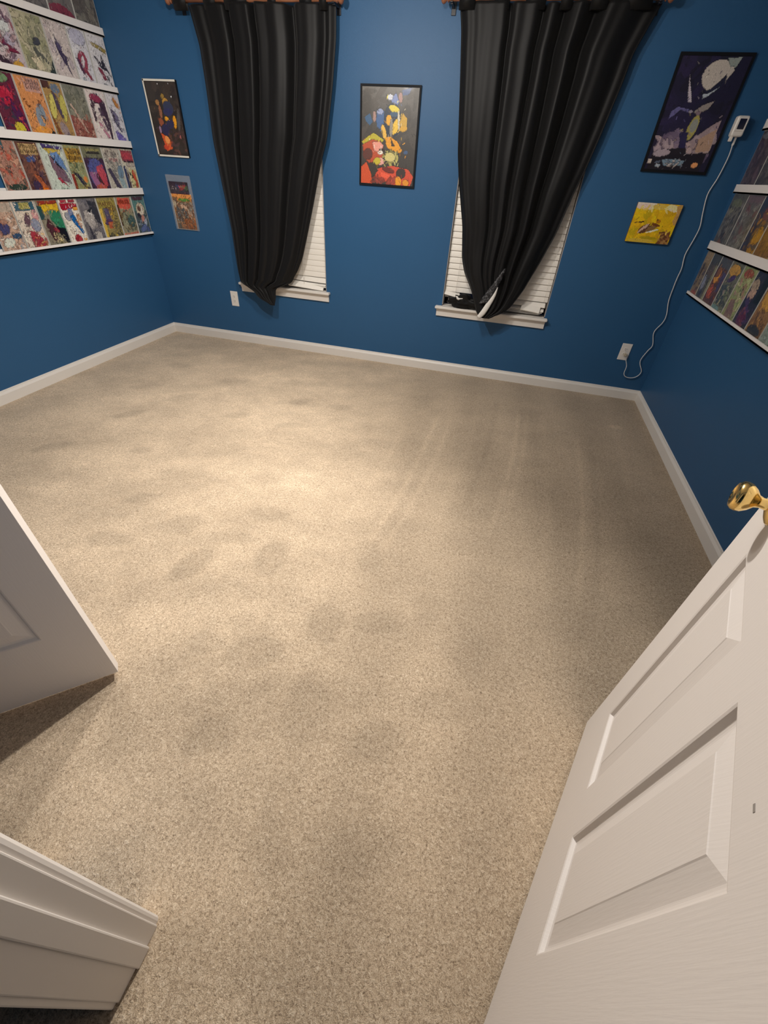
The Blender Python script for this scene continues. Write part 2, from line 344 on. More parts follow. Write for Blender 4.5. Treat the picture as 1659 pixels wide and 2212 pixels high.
# ------------------------------------------------------------------ six-panel doors
def panel_rects(w):
    st = .115; pw = ((.80 if w > .8 else w)-3*st)/2
    cols = [(st, st+pw), (2*st+pw, 2*st+2*pw)]
    rows = [(.262, .885), (1.035, 1.60), (1.72, 1.915)]
    return [(c[0], c[1], r[0], r[1]) for r in rows for c in cols]
def six_panel_door(name, free, direction, w, zb, h=2.02, th=.035, hinge_sign=1):
    """free: floor point under the bottom free corner of the seen face, direction: from the free edge to the hinge;
       local x runs along direction, the seen face is local y=0 with its normal -y"""
    d = Vector((*direction, 0)).normalized()
    nrm = Vector((-d.y, d.x, 0))*hinge_sign            # seen-face normal
    M = Matrix((( d.x, -nrm.x, 0, free[0]), (d.y, -nrm.y, 0, free[1]), (0, 0, 1, zb), (0, 0, 0, 1)))
    root = bpy.data.objects.new(name, None); COL.objects.link(root); root.matrix_world = M; root['kind'] = 'structure'
    rects = panel_rects(w)
    def face(bm, y0, sgn):
        xs = sorted({0, w} | {r[0] for r in rects} | {r[1] for r in rects}); zs = sorted({0, h} | {r[2] for r in rects} | {r[3] for r in rects})
        for i in range(len(xs)-1):
            for j in range(len(zs)-1):
                x0, x1, z0, z1 = xs[i], xs[i+1], zs[j], zs[j+1]
                if any(abs(r[0]-x0) < 1e-6 and abs(r[2]-z0) < 1e-6 for r in rects):
                    # moulding: (inset, depth) rings, then raised field
                    steps = [(0, 0), (.004, .0015), (.010, .0085), (.016, .0095), (.020, .0095), (.048, .0035), (.050, .0025)]
                    ring = []
                    for ins, dep in steps:
                        ring.append([bm.verts.new((a, y0+sgn*dep, b)) for a, b in ((x0+ins, z0+ins), (x1-ins, z0+ins), (x1-ins, z1-ins), (x0+ins, z1-ins))])
                    for k in range(len(ring)-1):
                        for q in range(4): bm.faces.new((ring[k][q], ring[k][(q+1) % 4], ring[k+1][(q+1) % 4], ring[k+1][q]))
                    bm.faces.new(ring[-1])
                else:
                    bm.faces.new([bm.verts.new((a, y0, b)) for a, b in ((x0, z0), (x1, z0), (x1, z1), (x0, z1))])
    bm = bmesh.new(); face(bm, 0, 1); face(bm, th, -1)
    for q in (((0, 0), (0, h)), ((w, 0), (w, h))):
        (xa, za), (xb, zb_) = q
        bm.faces.new([bm.verts.new(p) for p in ((xa, 0, za), (xa, th, za), (xb, th, zb_), (xb, 0, zb_))])
    for z in (0, h): bm.faces.new([bm.verts.new(p) for p in ((0, 0, z), (0, th, z), (w, th, z), (w, 0, z))])
    bmesh.ops.remove_doubles(bm, verts=bm.verts, dist=1e-5)
    bm_obj('slab', bm, DOORG, parent=root)
    # hinges on the hinge edge
    for z in (.20, 1.0, 1.80):
        tube('hinge', [(w+.004, th+.004, z), (w+.004, th+.004, z+.09)], .006, BRASS, root, n=10)
    return root
def door_grain():
    m, nt, b = mat_new('white_moulded_door')
    b.inputs['Base Color'].default_value = (0.79, 0.745, 0.715, 1); b.inputs['Roughness'].default_value = 0.42
    tc = nt.nodes.new('ShaderNodeTexCoord'); mp = nt.nodes.new('ShaderNodeMapping'); mp.inputs['Scale'].default_value = (260, 40, 14)
    n = nt.nodes.new('ShaderNodeTexNoise'); n.inputs['Scale'].default_value = 1; n.inputs['Detail'].default_value = 3
    bp = nt.nodes.new('ShaderNodeBump'); bp.inputs['Strength'].default_value = 0.22; bp.inputs['Distance'].default_value = 0.0012
    nt.links.new(tc.outputs['Object'], mp.inputs[0]); nt.links.new(mp.outputs[0], n.inputs['Vector']); nt.links.new(n.outputs['Fac'], bp.inputs['Height']); nt.links.new(bp.outputs[0], b.inputs['Normal'])
    return m
DOORG = door_grain()
d1 = six_panel_door('door_1', (0.557, 0.802), (-0.356, -0.934), 0.84, 0.014, hinge_sign=-1)
d2 = six_panel_door('door_2', (-1.009, 0.500), (-0.737, -0.676), 0.74, 0.028, hinge_sign=1)
def knob(door, s, z, side):
    """side -1: seen face, +1: other face"""
    base_y = 0 if side < 0 else .035
    # axis along local -y (seen side)
    R = Matrix.Rotation(math.radians(90), 4, 'X') if side < 0 else Matrix.Rotation(math.radians(-90), 4, 'X')
    M = Matrix.Translation((s, base_y, z)) @ R
    k = lathe('knob', [(.0115, .004), (.0105, .014), (.0095, .024), (.0120, .031), (.0205, .038), (.0262, .046), (.0275, .053), (.0265, .059), (.0225, .0640), (.0170, .0655), (.0165, .0640), (.0, .0635)], BRASS, door, M=M)
    r = lathe('rose', [(.033, 0), (.033, .002), (.031, .005), (.024, .009), (.016, .0125), (.012, .014), (0, .014)], BRASS, door, M=M)
    r['label'] = 'round brass rose plate'; k['label'] = 'polished brass door knob'
knob(d1, .085, .972, -1); knob(d1, .085, .972, 1); knob(d2, .062, .93, 1)
box('latch_plate', -.0015, .001, .006, .029, .942, 1.002, BRASS, parent=d1)
# small grey scuff on the stile of the open door
o = box('scuff_mark', .610, .619, -.0004, .0004, .922, .9255, simple('scuff_grey', (.32, .29, .27), .7), parent=d1)
o['label'] = 'small grey scuff mark'

# ------------------------------------------------------------------ windows, sills, blinds
def window(n):
    x0, x1, z0, z1 = WIN[n]
    root = bpy.data.objects.new('window_%d' % n, None); COL.objects.link(root); root.location = ((x0+x1)/2, YB, z0); root['kind'] = 'structure'
    iv = Matrix.Translation(-Vector(root.location))
    def P(name, boxes, mat, bevel=0):
        bm = bmesh.new()
        for b in boxes: bx(bm, *b, M=iv)
        return bm_obj(name, bm, mat, root, bevel=bevel)
    f = .035; y0, y1 = YB+.085, YB+.12; zm = (z0+z1)/2
    P('window_frame', [(x0, x0+f, y0, y1, z0, z1), (x1-f, x1, y0, y1, z0, z1), (x0, x1, y0, y1, z0, z0+f+.01), (x0, x1, y0, y1, z1-f, z1), (x0, x1, y0, y1, zm-.02, zm+.02)], TRIM)
    P('pane', [(x0+f, x1-f, y0+.012, y0+.016, z0+f, zm-.02)], GLASS); P('pane', [(x0+f, x1-f, y0+.02, y0+.024, zm+.02, z1-f)], GLASS)
    P('window_reveal', [(x0, x0+.006, YB+.002, y0, z0, z1), (x1-.006, x1, YB+.002, y0, z0, z1), (x0, x1, YB+.002, y0, z1-.006, z1)], REVEAL)
    return root
REVEAL = simple('shaded_drywall_reveal', (0.33, 0.31, 0.30), 0.6)  # dark grey carries the shade of the recess in its colour
for n in (1, 2):
    r = window(n); x0, x1, z0, z1 = WIN[n]; iv = Matrix.Translation(-Vector(r.location))
    l, rr = (x0-.036, x1+.036) if n == 1 else (x0-.050, x1+.022)
    bm = bmesh.new(); bx(bm, l, rr, YB-.046, YB, z0-.026, z0-.006, M=iv); bx(bm, x0+.001, x1-.001, YB, YB+.085, z0-.026, z0-.006, M=iv)
    bmesh.ops.bevel(bm, geom=[e for e in bm.edges], offset=.004, segments=2, affect='EDGES')
    s = bm_obj('window_sill', bm, TRIM, parent=r)
    bm = bmesh.new()
    pr = [(0, -.026), (-.030, -.026), (-.026, -.040), (-.017, -.050), (-.015, -.084), (0, -.084)]
    A = [bm.verts.new(iv @ Vector((l+.012, YB+y, z0+z))) for y, z in pr]; B = [bm.verts.new(iv @ Vector((rr-.012, YB+y, z0+z))) for y, z in pr]
    for i in range(6): bm.faces.new((A[i], A[(i+1) % 6], B[(i+1) % 6], B[i]))
    bm.faces.new(A[::-1]); bm.faces.new(B); bm_obj('apron', bm, TRIM, parent=r)

def slat_bm(bm, x0, x1, y, z, tilt, wdt=.050, droop=0.0, skew=(0, 0), crown=.002):
    """one blind slat, slightly crowned; tilt in degrees from flat; skew: z offset at both ends"""
    n = 4; N = 8; t = math.radians(tilt); rows = []
    for k in range(N+1):
        u = k/N; x = x0+(x1-x0)*u; dz = skew[0]*(1-u)+skew[1]*u - droop*4*u*(1-u)
        r = []
        for j in range(n+1):
            v = (j/n-.5)*wdt; c = crown*(1-(2*j/n-1)**2)
            r.append((x, y - v*math.cos(t) - c*math.sin(t), z + dz - v*math.sin(t) + c*math.cos(t)))
        rows.append(r)
    th = .0028
    top = [[bm.verts.new(p) for p in r] for r in rows]; bot = [[bm.verts.new((p[0], p[1]+th*math.sin(t), p[2]-th*math.cos(t))) for p in r] for r in rows]
    for k in range(N):
        for j in range(n):
            bm.faces.new((top[k][j], top[k+1][j], top[k+1][j+1], top[k][j+1])); bm.faces.new((bot[k][j+1], bot[k+1][j+1], bot[k+1][j], bot[k][j]))
        bm.faces.new((top[k][0], bot[k][0], bot[k+1][0], top[k+1][0])); bm.faces.new((top[k][n], top[k+1][n], bot[k+1][n], bot[k][n]))
    for k in (0, N):
        bm.faces.new([top[k][j] for j in range(n+1)] + [bot[k][j] for j in range(n, -1, -1)])
def blinds(n, label):
    x0, x1, z0, z1 = WIN[n]; x0 += .010; x1 -= .010; yb = YB+.030
    root = empty('window_blind', ((x0+x1)/2, yb, z0), label, 'blind')
    pitch = .0415; zs = z0+.125
    def add(name, bm, mat=BLIND): 
        bmesh.ops.transform(bm, matrix=Matrix.Translation(-Vector(root.location)), verts=bm.verts)
        return bm_obj(name, bm, mat, root)
    k = 0; z = zs
    while z < z1-.05:
        bm = bmesh.new(); slat_bm(bm, x0, x1, yb, z, 83 if n == 1 else 76, wdt=.053, skew=(random.Random(k+n).uniform(-.002, .002), random.Random(k*3+n).uniform(-.002, .002)))
        add('slat', bm); z += pitch; k += 1
    bm = bmesh.new(); bx(bm, x0, x1, YB+.006, YB+.06, z1-.05, z1-.006); add('head_rail', bm)
    # the lowest slats hang loose and the bottom rail has slipped
    if n == 1:
        bm = bmesh.new(); slat_bm(bm, x0, x1, yb-.002, zs-.045, 60, skew=(.010, -.004)); add('slat', bm)
        bm = bmesh.new(); slat_bm(bm, x0+.25, x1-.004, yb, zs-.082, 25, skew=(.01, .0)); add('slat', bm)
        bm = bmesh.new(); slat_bm(bm, x0+.30, x1-.002, yb+.002, zs-.094, 20, skew=(.006, .0)); add('slat', bm)
        bm = bmesh.new(); bx(bm, -.16, .16, -.026, .026, -.006, .006)
        bmesh.ops.bevel(bm, geom=list(bm.edges), offset=.002, segments=1, affect='EDGES')
        M = Matrix.Translation((-1.722, YB+.004, .574)) @ Matrix.Rotation(math.radians(3.5), 4, 'Y') @ Matrix.Rotation(math.radians(4), 4, 'Z') @ Matrix.Rotation(math.radians(52), 4, 'X')
        bmesh.ops.transform(bm, matrix=M, verts=bm.verts); b = add('bottom_rail', bm)
    else:
        bm = bmesh.new(); slat_bm(bm, x0, x0+.12, yb-.006, zs-.030, 40, skew=(.004, -.012), droop=-.002); add('slat', bm)
        bm = bmesh.new(); slat_bm(bm, x0, x0+.14, yb-.012, zs-.036, 30, skew=(.006, -.016), wdt=.046); add('slat', bm)
        bm = bmesh.new(); slat_bm(bm, x0+.3, x1-.01, yb-.002, zs-.042, 55, skew=(.004, 0)); add('slat', bm)
        for q, (dz, tl, a, b2) in enumerate(((-.078, 28, .01, -.002), (-.088, 22, .008, -.004), (-.098, 18, .004, -.004), (-.106, 15, .002, -.003))):
            bm = bmesh.new(); slat_bm(bm, x0+.32, x1-.012-.01*q, yb+.004*q-.004, zs+dz, tl, skew=(a, b2)); add('slat', bm)
        bm = bmesh.new(); bx(bm, -.075, .075, -.026, .026, -.006, .006)
        bmesh.ops.bevel(bm, geom=list(bm.edges), offset=.002, segments=1, affect='EDGES')
        M = Matrix.Translation((.212, YB+.006, .602)) @ Matrix.Rotation(math.radians(5), 4, 'Y') @ Matrix.Rotation(math.radians(48), 4, 'X')
        bmesh.ops.transform(bm, matrix=M, verts=bm.verts); add('bottom_rail', bm)
    # ladder cords
    for xc in ((x1-.20, x0+.18) if n == 1 else (x1-.028, x0+.09)):
        pts = [(xc-root.location.x, -.030, zz-z0) for zz in np.linspace(z1-.05, zs-.09 if n == 1 else zs-.02, 12)]
        tube('ladder_cord', pts, .0012, BLIND, root, n=6)
    return root
blinds(1, 'white slatted blind behind the left black curtain, bottom slats slipped onto the sill')
blinds(2, 'white slatted blind behind the right black curtain, lower slats crooked and loose')

# ------------------------------------------------------------------ curtains
def interp(tab, z):
    tab = sorted(tab); zs = [t[0] for t in tab]; xs = [t[1] for t in tab]
    return float(np.interp(z, zs, xs))
def curtain(label, L, R, valleys, ztop, zbot, ybase, seed, rod_ext, tabs, bottom_push):
    xm = (interp(L, ztop)+interp(R, ztop))/2
    root = empty('curtain', (xm, ybase, zbot), label, 'curtain', None)
    NU, NV = 220, 150; rnd = random.Random(seed)
    ph = [rnd.uniform(0, 6.28) for _ in range(6)]
    bm = bmesh.new(); grid = []
    for j in range(NV+1):
        v = j/NV; z = ztop + (zbot-ztop)*v
        zz = z + 0.0
        # smooth the outline a little
        xl = sum(interp(L, zz+d) for d in (-.02, 0, .02))/3; xr = sum(interp(R, zz+d) for d in (-.02, 0, .02))/3
        row = []
        wdt = max(xr-xl, .01); sc = min(1.0, wdt/.5)
        for i in range(NU+1):
            u = i/NU
            d = 0.0
            for (u0, u1, w, a) in valleys:
                uc = u0+(u1-u0)*v
                t = (u-uc)/w
                d += a*math.exp(-t*t)*(1-.55*v**3)
            d += .0020*math.sin(2*math.pi*(7.3*u+.25*math.sin(3*v))+ph[0])*(.6+.4*math.sin(4*v+ph[1]))
            d += .0013*math.sin(2*math.pi*(15*u+.4*v)+ph[2])*(1-.5*v)
            d += .004*math.sin(2*math.pi*(3*v+2*u)+ph[3])*v
            d += .010*(math.sin(math.pi*u)**.5 - 1)*-1.0*0 
            edge = min(u, 1-u); roll = .035*math.exp(-(edge/.035)**2)
            y = ybase + d*sc + roll*sc - bottom_push*v**6 - .018*math.sin(math.pi*u)*sc
            y = min(y, YB-.012)
            kk = (3.70-bottom_push*v**6)/3.70; zp = 1.4+(z-1.4)*kk
            row.append(bm.verts.new(((xl+wdt*u)*kk, y, zp + .004*math.sin(9*u+ph[4])*(1 if j in (0,) else 0))))
        grid.append(row)
    for j in range(NV):
        for i in range(NU): bm.faces.new((grid[j][i], grid[j][i+1], grid[j+1][i+1], grid[j+1][i]))
    bmesh.ops.transform(bm, matrix=Matrix.Translation(-Vector(root.location)), verts=bm.verts)
    p = bm_obj('curtain_panel', bm, FAB, root, smooth=True)
    s = p.modifiers.new('thickness', 'SOLIDIFY'); s.thickness = .003; s.offset = 0
    # tab loops over the rod
    for (a, b) in tabs:
        bm = bmesh.new(); N = 14; prev = None; r = .0175
        path = [(ybase-.002, ztop-.03)] + [(ROD_Y - r*math.sin(t), ROD_Z + r*math.cos(t)) for t in np.linspace(math.pi*.55, -math.pi*.55, N)] + [(ybase+.012, ztop-.03)]
        for (yy, zz2) in path:
            cur = [bm.verts.new((a, yy, zz2)), bm.verts.new((b, yy, zz2))]
            if prev: bm.faces.new((prev[0], prev[1], cur[1], cur[0]))
            prev = cur
        bmesh.ops.transform(bm, matrix=Matrix.Translation(-Vector(root.location)), verts=bm.verts)
        t = bm_obj('tab', bm, FAB, root, smooth=True); s = t.modifiers.new('thickness', 'SOLIDIFY'); s.thickness = .003
    return root
ROD_Y, ROD_Z = 3.705, 2.186
Lc = [(2.20,-2.425),(2.164,-2.415),(1.99,-2.378),(1.78,-2.378),(1.51,-2.386),(1.237,-2.369),(.932,-2.341),(.70,-2.344),(.624,-2.342),(.575,-2.335),(.55,-2.325),(.522,-2.262),(.507,-2.20),(.48,-2.185),(.452,-2.172),(.426,-2.103),(.400,-2.02)]
Rc = [(2.20,-1.378),(2.18,-1.379),(2.03,-1.383),(1.823,-1.411),(1.546,-1.462),(1.418,-1.513),(1.139,-1.597),(.95,-1.655),(.787,-1.71),(.686,-1.765),(.629,-1.812),(.590,-1.825),(.570,-1.86),(.558,-1.95),(.54,-1.980),(.45,-1.986),(.40,-2.00)]
c1 = curtain('black curtain left of the framed yellow and red poster, gathered to a hanging point', Lc, Rc,
    [(.285,.20,.016,.050),(.46,.38,.018,.055),(.715,.71,.030,.062),(.12,.10,.03,.012),(.56,.52,.025,.012),(.93,.93,.03,.03),(.60,.50,.05,-.010),(.84,.85,.06,-.012)],
    2.170, .398, 3.700, 3, None, [(-2.50,-2.405),(-2.275,-2.190),(-2.125,-1.965),(-1.82,-1.765),(-1.605,-1.525),(-1.475,-1.430)], .045)
Ll = [(2.20,-.616),(2.17,-.612),(2.07,-.588),(1.90,-.565),(1.694,-.539),(1.513,-.516),(1.368,-.486),(1.107,-.414),(.904,-.383),(.814,-.350),(.693,-.270),(.597,-.226),(.535,-.195),(.513,-.165)]
Rr = [(2.20,.50),(2.133,.470),(2.058,.443),(1.989,.416),(1.879,.405),(1.763,.386),(1.639,.366),(1.46,.331),(1.338,.299),(1.102,.251),(.895,.182),(.734,.123),(.601,.050),(.545,-.02),(.513,-.110)]
c2 = curtain('black curtain right of the framed yellow and red poster, white lining showing at the sill', Ll, Rr,
    [(.27,.30,.018,.040),(.44,.46,.022,.060),(.545,.63,.030,.070),(.70,.75,.036,.080),(.07,.1,.03,.010),(.36,.38,.03,.008),(.93,.95,.05,.045),(.62,.70,.02,-.012)],
    2.170, .513, 3.700, 8, None, [(-.610,-.520),(-.41,-.325),(-.235,-.125),(-.045,.020),(.115,.205),(.27,.43)], .050)

def strip(name, left, right, mat, parent, th=.003, label=None):
    """cloth strip between two world-space edge polylines"""
    A = catmull(left, 6); B = catmull(right, 6); bm = bmesh.new(); o = Vector(parent.location); rows = []
    for a, b in zip(A, B):
        r = []
        for k in range(7):
            t = k/6; p = a.lerp(b, t) - o; p.y -= .006*math.sin(math.pi*t); r.append(bm.verts.new(p))
        rows.append(r)
    for j in range(len(rows)-1):
        for k in range(6): bm.faces.new((rows[j][k], rows[j][k+1], rows[j+1][k+1], rows[j+1][k]))
    s = bm_obj(name, bm, mat, parent, smooth=True); m = s.modifiers.new('thickness', 'SOLIDIFY'); m.thickness = th
    if label: s['label'] = label
    return s
YF = 3.632
strip('lining', [(-.077,YF+.02,.757),(-.100,YF+.012,.705),(-.135,YF+.005,.635),(-.163,YF,.580),(-.187,YF,.540)],
      [(-.068,YF+.02,.752),(-.075,YF+.012,.690),(-.100,YF+.005,.620),(-.128,YF,.560),(-.160,YF,.522)], LINING, c2, label='narrow strip of white lining')
def pattern_mat():
    m, nt, b = mat_new('patterned_lining'); tc = nt.nodes.new('ShaderNodeTexCoord')
    w = nt.nodes.new('ShaderNodeTexNoise'); w.inputs['Scale'].default_value = 34; w.inputs['Distortion'].default_value = 2.5; w.inputs['Detail'].default_value = 1
    r = nt.nodes.new('ShaderNodeValToRGB'); r.color_ramp.elements[0].position = .52; r.color_ramp.elements[0].color = (.006, .006, .007, 1); r.color_ramp.elements[1].position = .60; r.color_ramp.elements[1].color = (.10, .10, .11, 1)
    nt.links.new(tc.outputs['Object'], w.inputs['Vector']); nt.links.new(w.outputs['Fac'], r.inputs[0]); nt.links.new(r.outputs[0], b.inputs['Base Color']); b.inputs['Roughness'].default_value = .5
    return m
strip('patterned_lining', [(-.054,YF+.028,.88),(-.104,YF+.015,.79),(-.158,YF+.010,.70),(-.190,YF+.006,.63)],
      [(-.038,YF+.028,.88),(-.058,YF+.02,.79),(-.090,YF+.010,.70),(-.122,YF+.006,.64)], pattern_mat(), c2, label='dark lining with grey swirl print')
def crumple(name, cx, cy, cz, rx, ry, rz, mat, parent, seed):
    bm = bmesh.new(); bmesh.ops.create_icosphere(bm, subdivisions=4, radius=1); r = random.Random(seed)
    ks = [(r.uniform(-1, 1), r.uniform(-1, 1), r.uniform(-1, 1), r.uniform(2, 6), r.uniform(0, 6)) for _ in range(7)]
    for v in bm.verts:
        f = 1+sum(.13*math.sin(k[3]*(v.co.x*k[0]+v.co.y*k[1]+v.co.z*k[2])*1.6+k[4]) for k in ks)
        v.co = Vector((v.co.x*f*rx+cx, v.co.y*f*ry+cy, v.co.z*f*rz+cz)) - Vector(parent.location)
    return bm_obj(name, bm, mat, parent, smooth=True)
b1 = crumple('bunched_hem', -.318, YB-.030, .600, .098, .030, .050, FAB, c2, 4); b1['label'] = 'bunched black hem lying on the sill'
strip('hem_lining', [(-.395,YB-.045,.640),(-.375,YB-.052,.615),(-.345,YB-.052,.612)], [(-.375,YB-.045,.640),(-.352,YB-.052,.632),(-.318,YB-.052,.640)], LINING, c2, label='white lining corner beside the bunched hem')

# rods
def curtain_rod(x0, x1, label):
    root = empty('curtain_rod', ((x0+x1)/2, ROD_Y, ROD_Z), label, 'curtain rod', 'wooden curtain rods above the windows')
    h = (x1-x0)/2
    tube('pole', [(-h+.03, 0, 0), (h-.03, 0, 0)], .0135, ROD, root, n=16)
    for sx in (-1, 1):
        M = Matrix.Translation((sx*(h-.03), 0, 0)) @ Matrix.Rotation(math.radians(90*sx), 4, 'Y')
        lathe('finial', [(.012, -.004), (.018, .0), (.018, .004), (.010, .008), (.020, .018), (.024, .028), (.020, .038), (.009, .045), (0, .047)], ROD, root, n=20, M=M)
        bx0 = sx*(h-.05); bm = bmesh.new()
        bx(bm, bx0-.008, bx0+.008, 0.0, YB-ROD_Y, -.024, -.012); bx(bm, bx0-.014, bx0+.014, YB-ROD_Y-.006, YB-ROD_Y, -.05, .02); bx(bm, bx0-.008, bx0+.008, -.018, .018, -.020, -.0135)
        bm_obj('bracket', bm, BRKT, root, bevel=.002)
    return root
curtain_rod(-2.545, -1.335, 'brown wooden curtain rod holding the black curtain of the left window')
curtain_rod(-.705, .520, 'brown wooden curtain rod holding the black curtain of the right window')

# ------------------------------------------------------------------ painted art
def paint(nx, ny, ops, seed, gain=1.0, busy=(0, .05), sat=1.0, ink=0):
    U, V = np.meshgrid((np.arange(nx)+.5)/nx, (np.arange(ny)+.5)/ny)
    img = np.zeros((ny, nx, 3)); asp = ny/nx
    def setc(mask, c): img[mask] = s2l(c)
    def inpoly(pts, U=U, V=V):
        m = np.zeros(U.shape, bool); n = len(pts)
        for i in range(n):
            x1, y1 = pts[i]; x2, y2 = pts[(i+1) % n]
            if y1 == y2: continue
            c = ((y1 > V) != (y2 > V)) & (U < (x2-x1)*(V-y1)/(y2-y1)+x1); m ^= c
        return m
    rs = np.random.RandomState(seed)
    for op in ops:
        k = op[0]
        if k == 'bg': img[:] = s2l(op[1])
        elif k == 'r': setc((U >= op[1]) & (U <= op[3]) & (V >= op[2]) & (V <= op[4]), op[5])
        elif k == 'e':
            _, cu, cv, ru, rv, an, c = op; ca, sa = math.cos(an), math.sin(an); du = U-cu; dv = (V-cv)*asp
            setc(((du*ca+dv*sa)/ru)**2+((-du*sa+dv*ca)/(rv*asp))**2 <= 1, c)
        elif k == 'p': setc(inpoly(op[1]), op[2])
        elif k == 'g':   # vertical blend of the whole field towards a colour between v0 and v1
            _, v0, v1, c = op; t = np.clip((V-v0)/(v1-v0), 0, 1)[..., None]; img[:] = img*(1-t)+np.array(s2l(c))*t
        elif k == 'n':   # busy hatching of small slanted dabs: palette, count, size, region
            _, pal, cnt, sz, reg = op
            for _i in range(cnt):
                cu = rs.uniform(reg[0], reg[2]); cv = rs.uniform(reg[1], reg[3]); an = rs.uniform(0, 3.14); a = sz*rs.uniform(.5, 1.6); b = a*rs.uniform(.2, .6)
                ca, sa = math.cos(an), math.sin(an); du = U-cu; dv = (V-cv)*asp
                m = (((du*ca+dv*sa)/a)**2+((-du*sa+dv*ca)/b)**2 <= 1); c = np.array(s2l(pal[rs.randint(len(pal))])); img[m] = img[m]*.25+c*.75
        elif k == 't':   # band with upright strokes like worn lettering: u0 v0 u1 v1 band letters rows
            _, u0, v0, u1, v1, c, lc, rows = op
            m = (U >= u0) & (U <= u1) & (V >= v0) & (V <= v1)
            if c: setc(m, c)
            hh = (v1-v0)/rows
            for q in range(rows):
                x = u0+.04*(u1-u0); va = v0+q*hh+.18*hh; vb = v0+(q+1)*hh-.18*hh
                while x < u1-.05:
                    w = rs.uniform(.03, .06)
                    setc((U >= x) & (U <= x+w*.55) & (V >= va) & (V <= vb), lc)
                    if rs.rand() > .4: setc((U >= x) & (U <= x+w) & (abs(V-(vb if rs.rand() > .5 else (va+vb)/2)) < .12*hh), lc)
                    x += w+.035
    cnt, ln = busy
    if ink:                    # dark printed outlines where two colours meet
        q = img.sum(2); e = np.zeros(q.shape, bool)
        e[:, 1:] |= abs(q[:, 1:]-q[:, :-1]) > .22; e[1:] |= abs(q[1:]-q[:-1]) > .22
        e &= rs.rand(*q.shape) < .8; img[e] *= ink
    for _i in range(cnt):      # fine brushwork: short strokes that carry neighbouring tones
        cu, cv = rs.rand(), rs.rand(); su = min(max(cu+rs.uniform(-.14, .14), 0), .999); sv = min(max(cv+rs.uniform(-.10, .10), 0), .999)
        c = img[int(sv*ny), int(su*nx)]*rs.choice([.3, .6, .9, 1.2, 1.6]); an = rs.uniform(.5, 2.6); a = ln*rs.uniform(.5, 1.8); b = max(a*.22, .6/nx)
        ca, sa = math.cos(an), math.sin(an); du = U-cu; dv = (V-cv)*asp
        m = (((du*ca+dv*sa)/a)**2+((-du*sa+dv*ca)/b)**2 <= 1); img[m] = img[m]*.3+c*.7
    lum = img.mean(2, keepdims=True); img = lum+(img-lum)*sat
    return np.clip(img*gain, 0, .88)
def art_plane(name, w, h, ops, seed, mat, parent, M, res=.004, gain=1.0, bow=0.0, busy=(210, .042), sat=.98, ink=.42):
    """M maps local (x right, z up, -y towards the viewer), origin at the bottom centre"""
    nx = max(8, int(w/res)); ny = max(8, int(h/res)); img = paint(nx, ny, ops, seed, gain, busy, sat, ink)
    X, Z = np.meshgrid(np.linspace(-w/2, w/2, nx+1), np.linspace(0, h, ny+1)); Y = -bow*(1-(2*X/w)**2)
    co = np.stack([X.ravel(), Y.ravel(), Z.ravel()], 1); idx = np.arange(co.shape[0]).reshape(ny+1, nx+1)
    f = np.stack([idx[:-1, :-1], idx[:-1, 1:], idx[1:, 1:], idx[1:, :-1]], -1).reshape(-1, 4)
    me = bpy.data.meshes.new(name); me.from_pydata(co.tolist(), [], f.tolist()); me.materials.append(mat)
    at = me.color_attributes.new('art', 'FLOAT_COLOR', 'CORNER')
    c = np.repeat(np.concatenate([img.reshape(-1, 3), np.ones((nx*ny, 1))], 1), 4, axis=0).astype(np.float32); at.data.foreach_set('color', c.ravel())
    o = bpy.data.objects.new(name, me); COL.objects.link(o); o.parent = parent; o.matrix_local = M; return o

# ------------------------------------------------------------------ picture ledges and comics
LIP = .030
def ledge(side, zb, zt, y0, y1, label):
    X = XL if side < 0 else XR; s = 1 if side < 0 else -1
    root = empty('picture_ledge', (X, (y0+y1)/2, zb), label, 'picture ledge', None)
    hy = (y1-y0)/2
    bm = bmesh.new()
    a, b = sorted((0, s*.006)); bx(bm, a, b, -hy, hy, 0, .012+(zt-zb))
    a, b = sorted((0, s*LIP)); bx(bm, a, b, -hy, hy, 0, .008)
    a, b = sorted((s*(LIP-.007), s*LIP)); bx(bm, a, b, -hy, hy, 0, zt-zb)
    bm_obj('ledge_rail', bm, LEDGE, root)
    for yy in (hy-.0005, -hy+.0005):
        bm = bmesh.new(); a, b = sorted((0, s*LIP)); bx(bm, a, b, yy-.0015, yy+.0015, .0, (zt-zb)*.98); e = bm_obj('end_cap', bm, LEDGE, root)
    return root
LZ = [(.838,.861), (1.120,1.172), (1.421,1.470), (1.738,1.776), (2.032,2.076)]
nmL = ['lowest', 'second lowest', 'middle', 'second highest', 'highest']
for i, (a, b) in enumerate(LZ):
    ledge(-1, a, b, 0.9, YB-.002, 'white wall ledge on the left wall, %s of its five, lined with comics' % nmL[i])
RZ = [(.835,.857), (1.103,1.153), (1.400,1.443), (1.686,1.735)]
nmR = ['lowest', 'second lowest', 'second highest', 'highest']
for i, (a, b) in enumerate(RZ):
    ledge(1, a, b, 1.2, 3.700, 'white wall ledge on the right wall, %s of its four' % nmR[i])

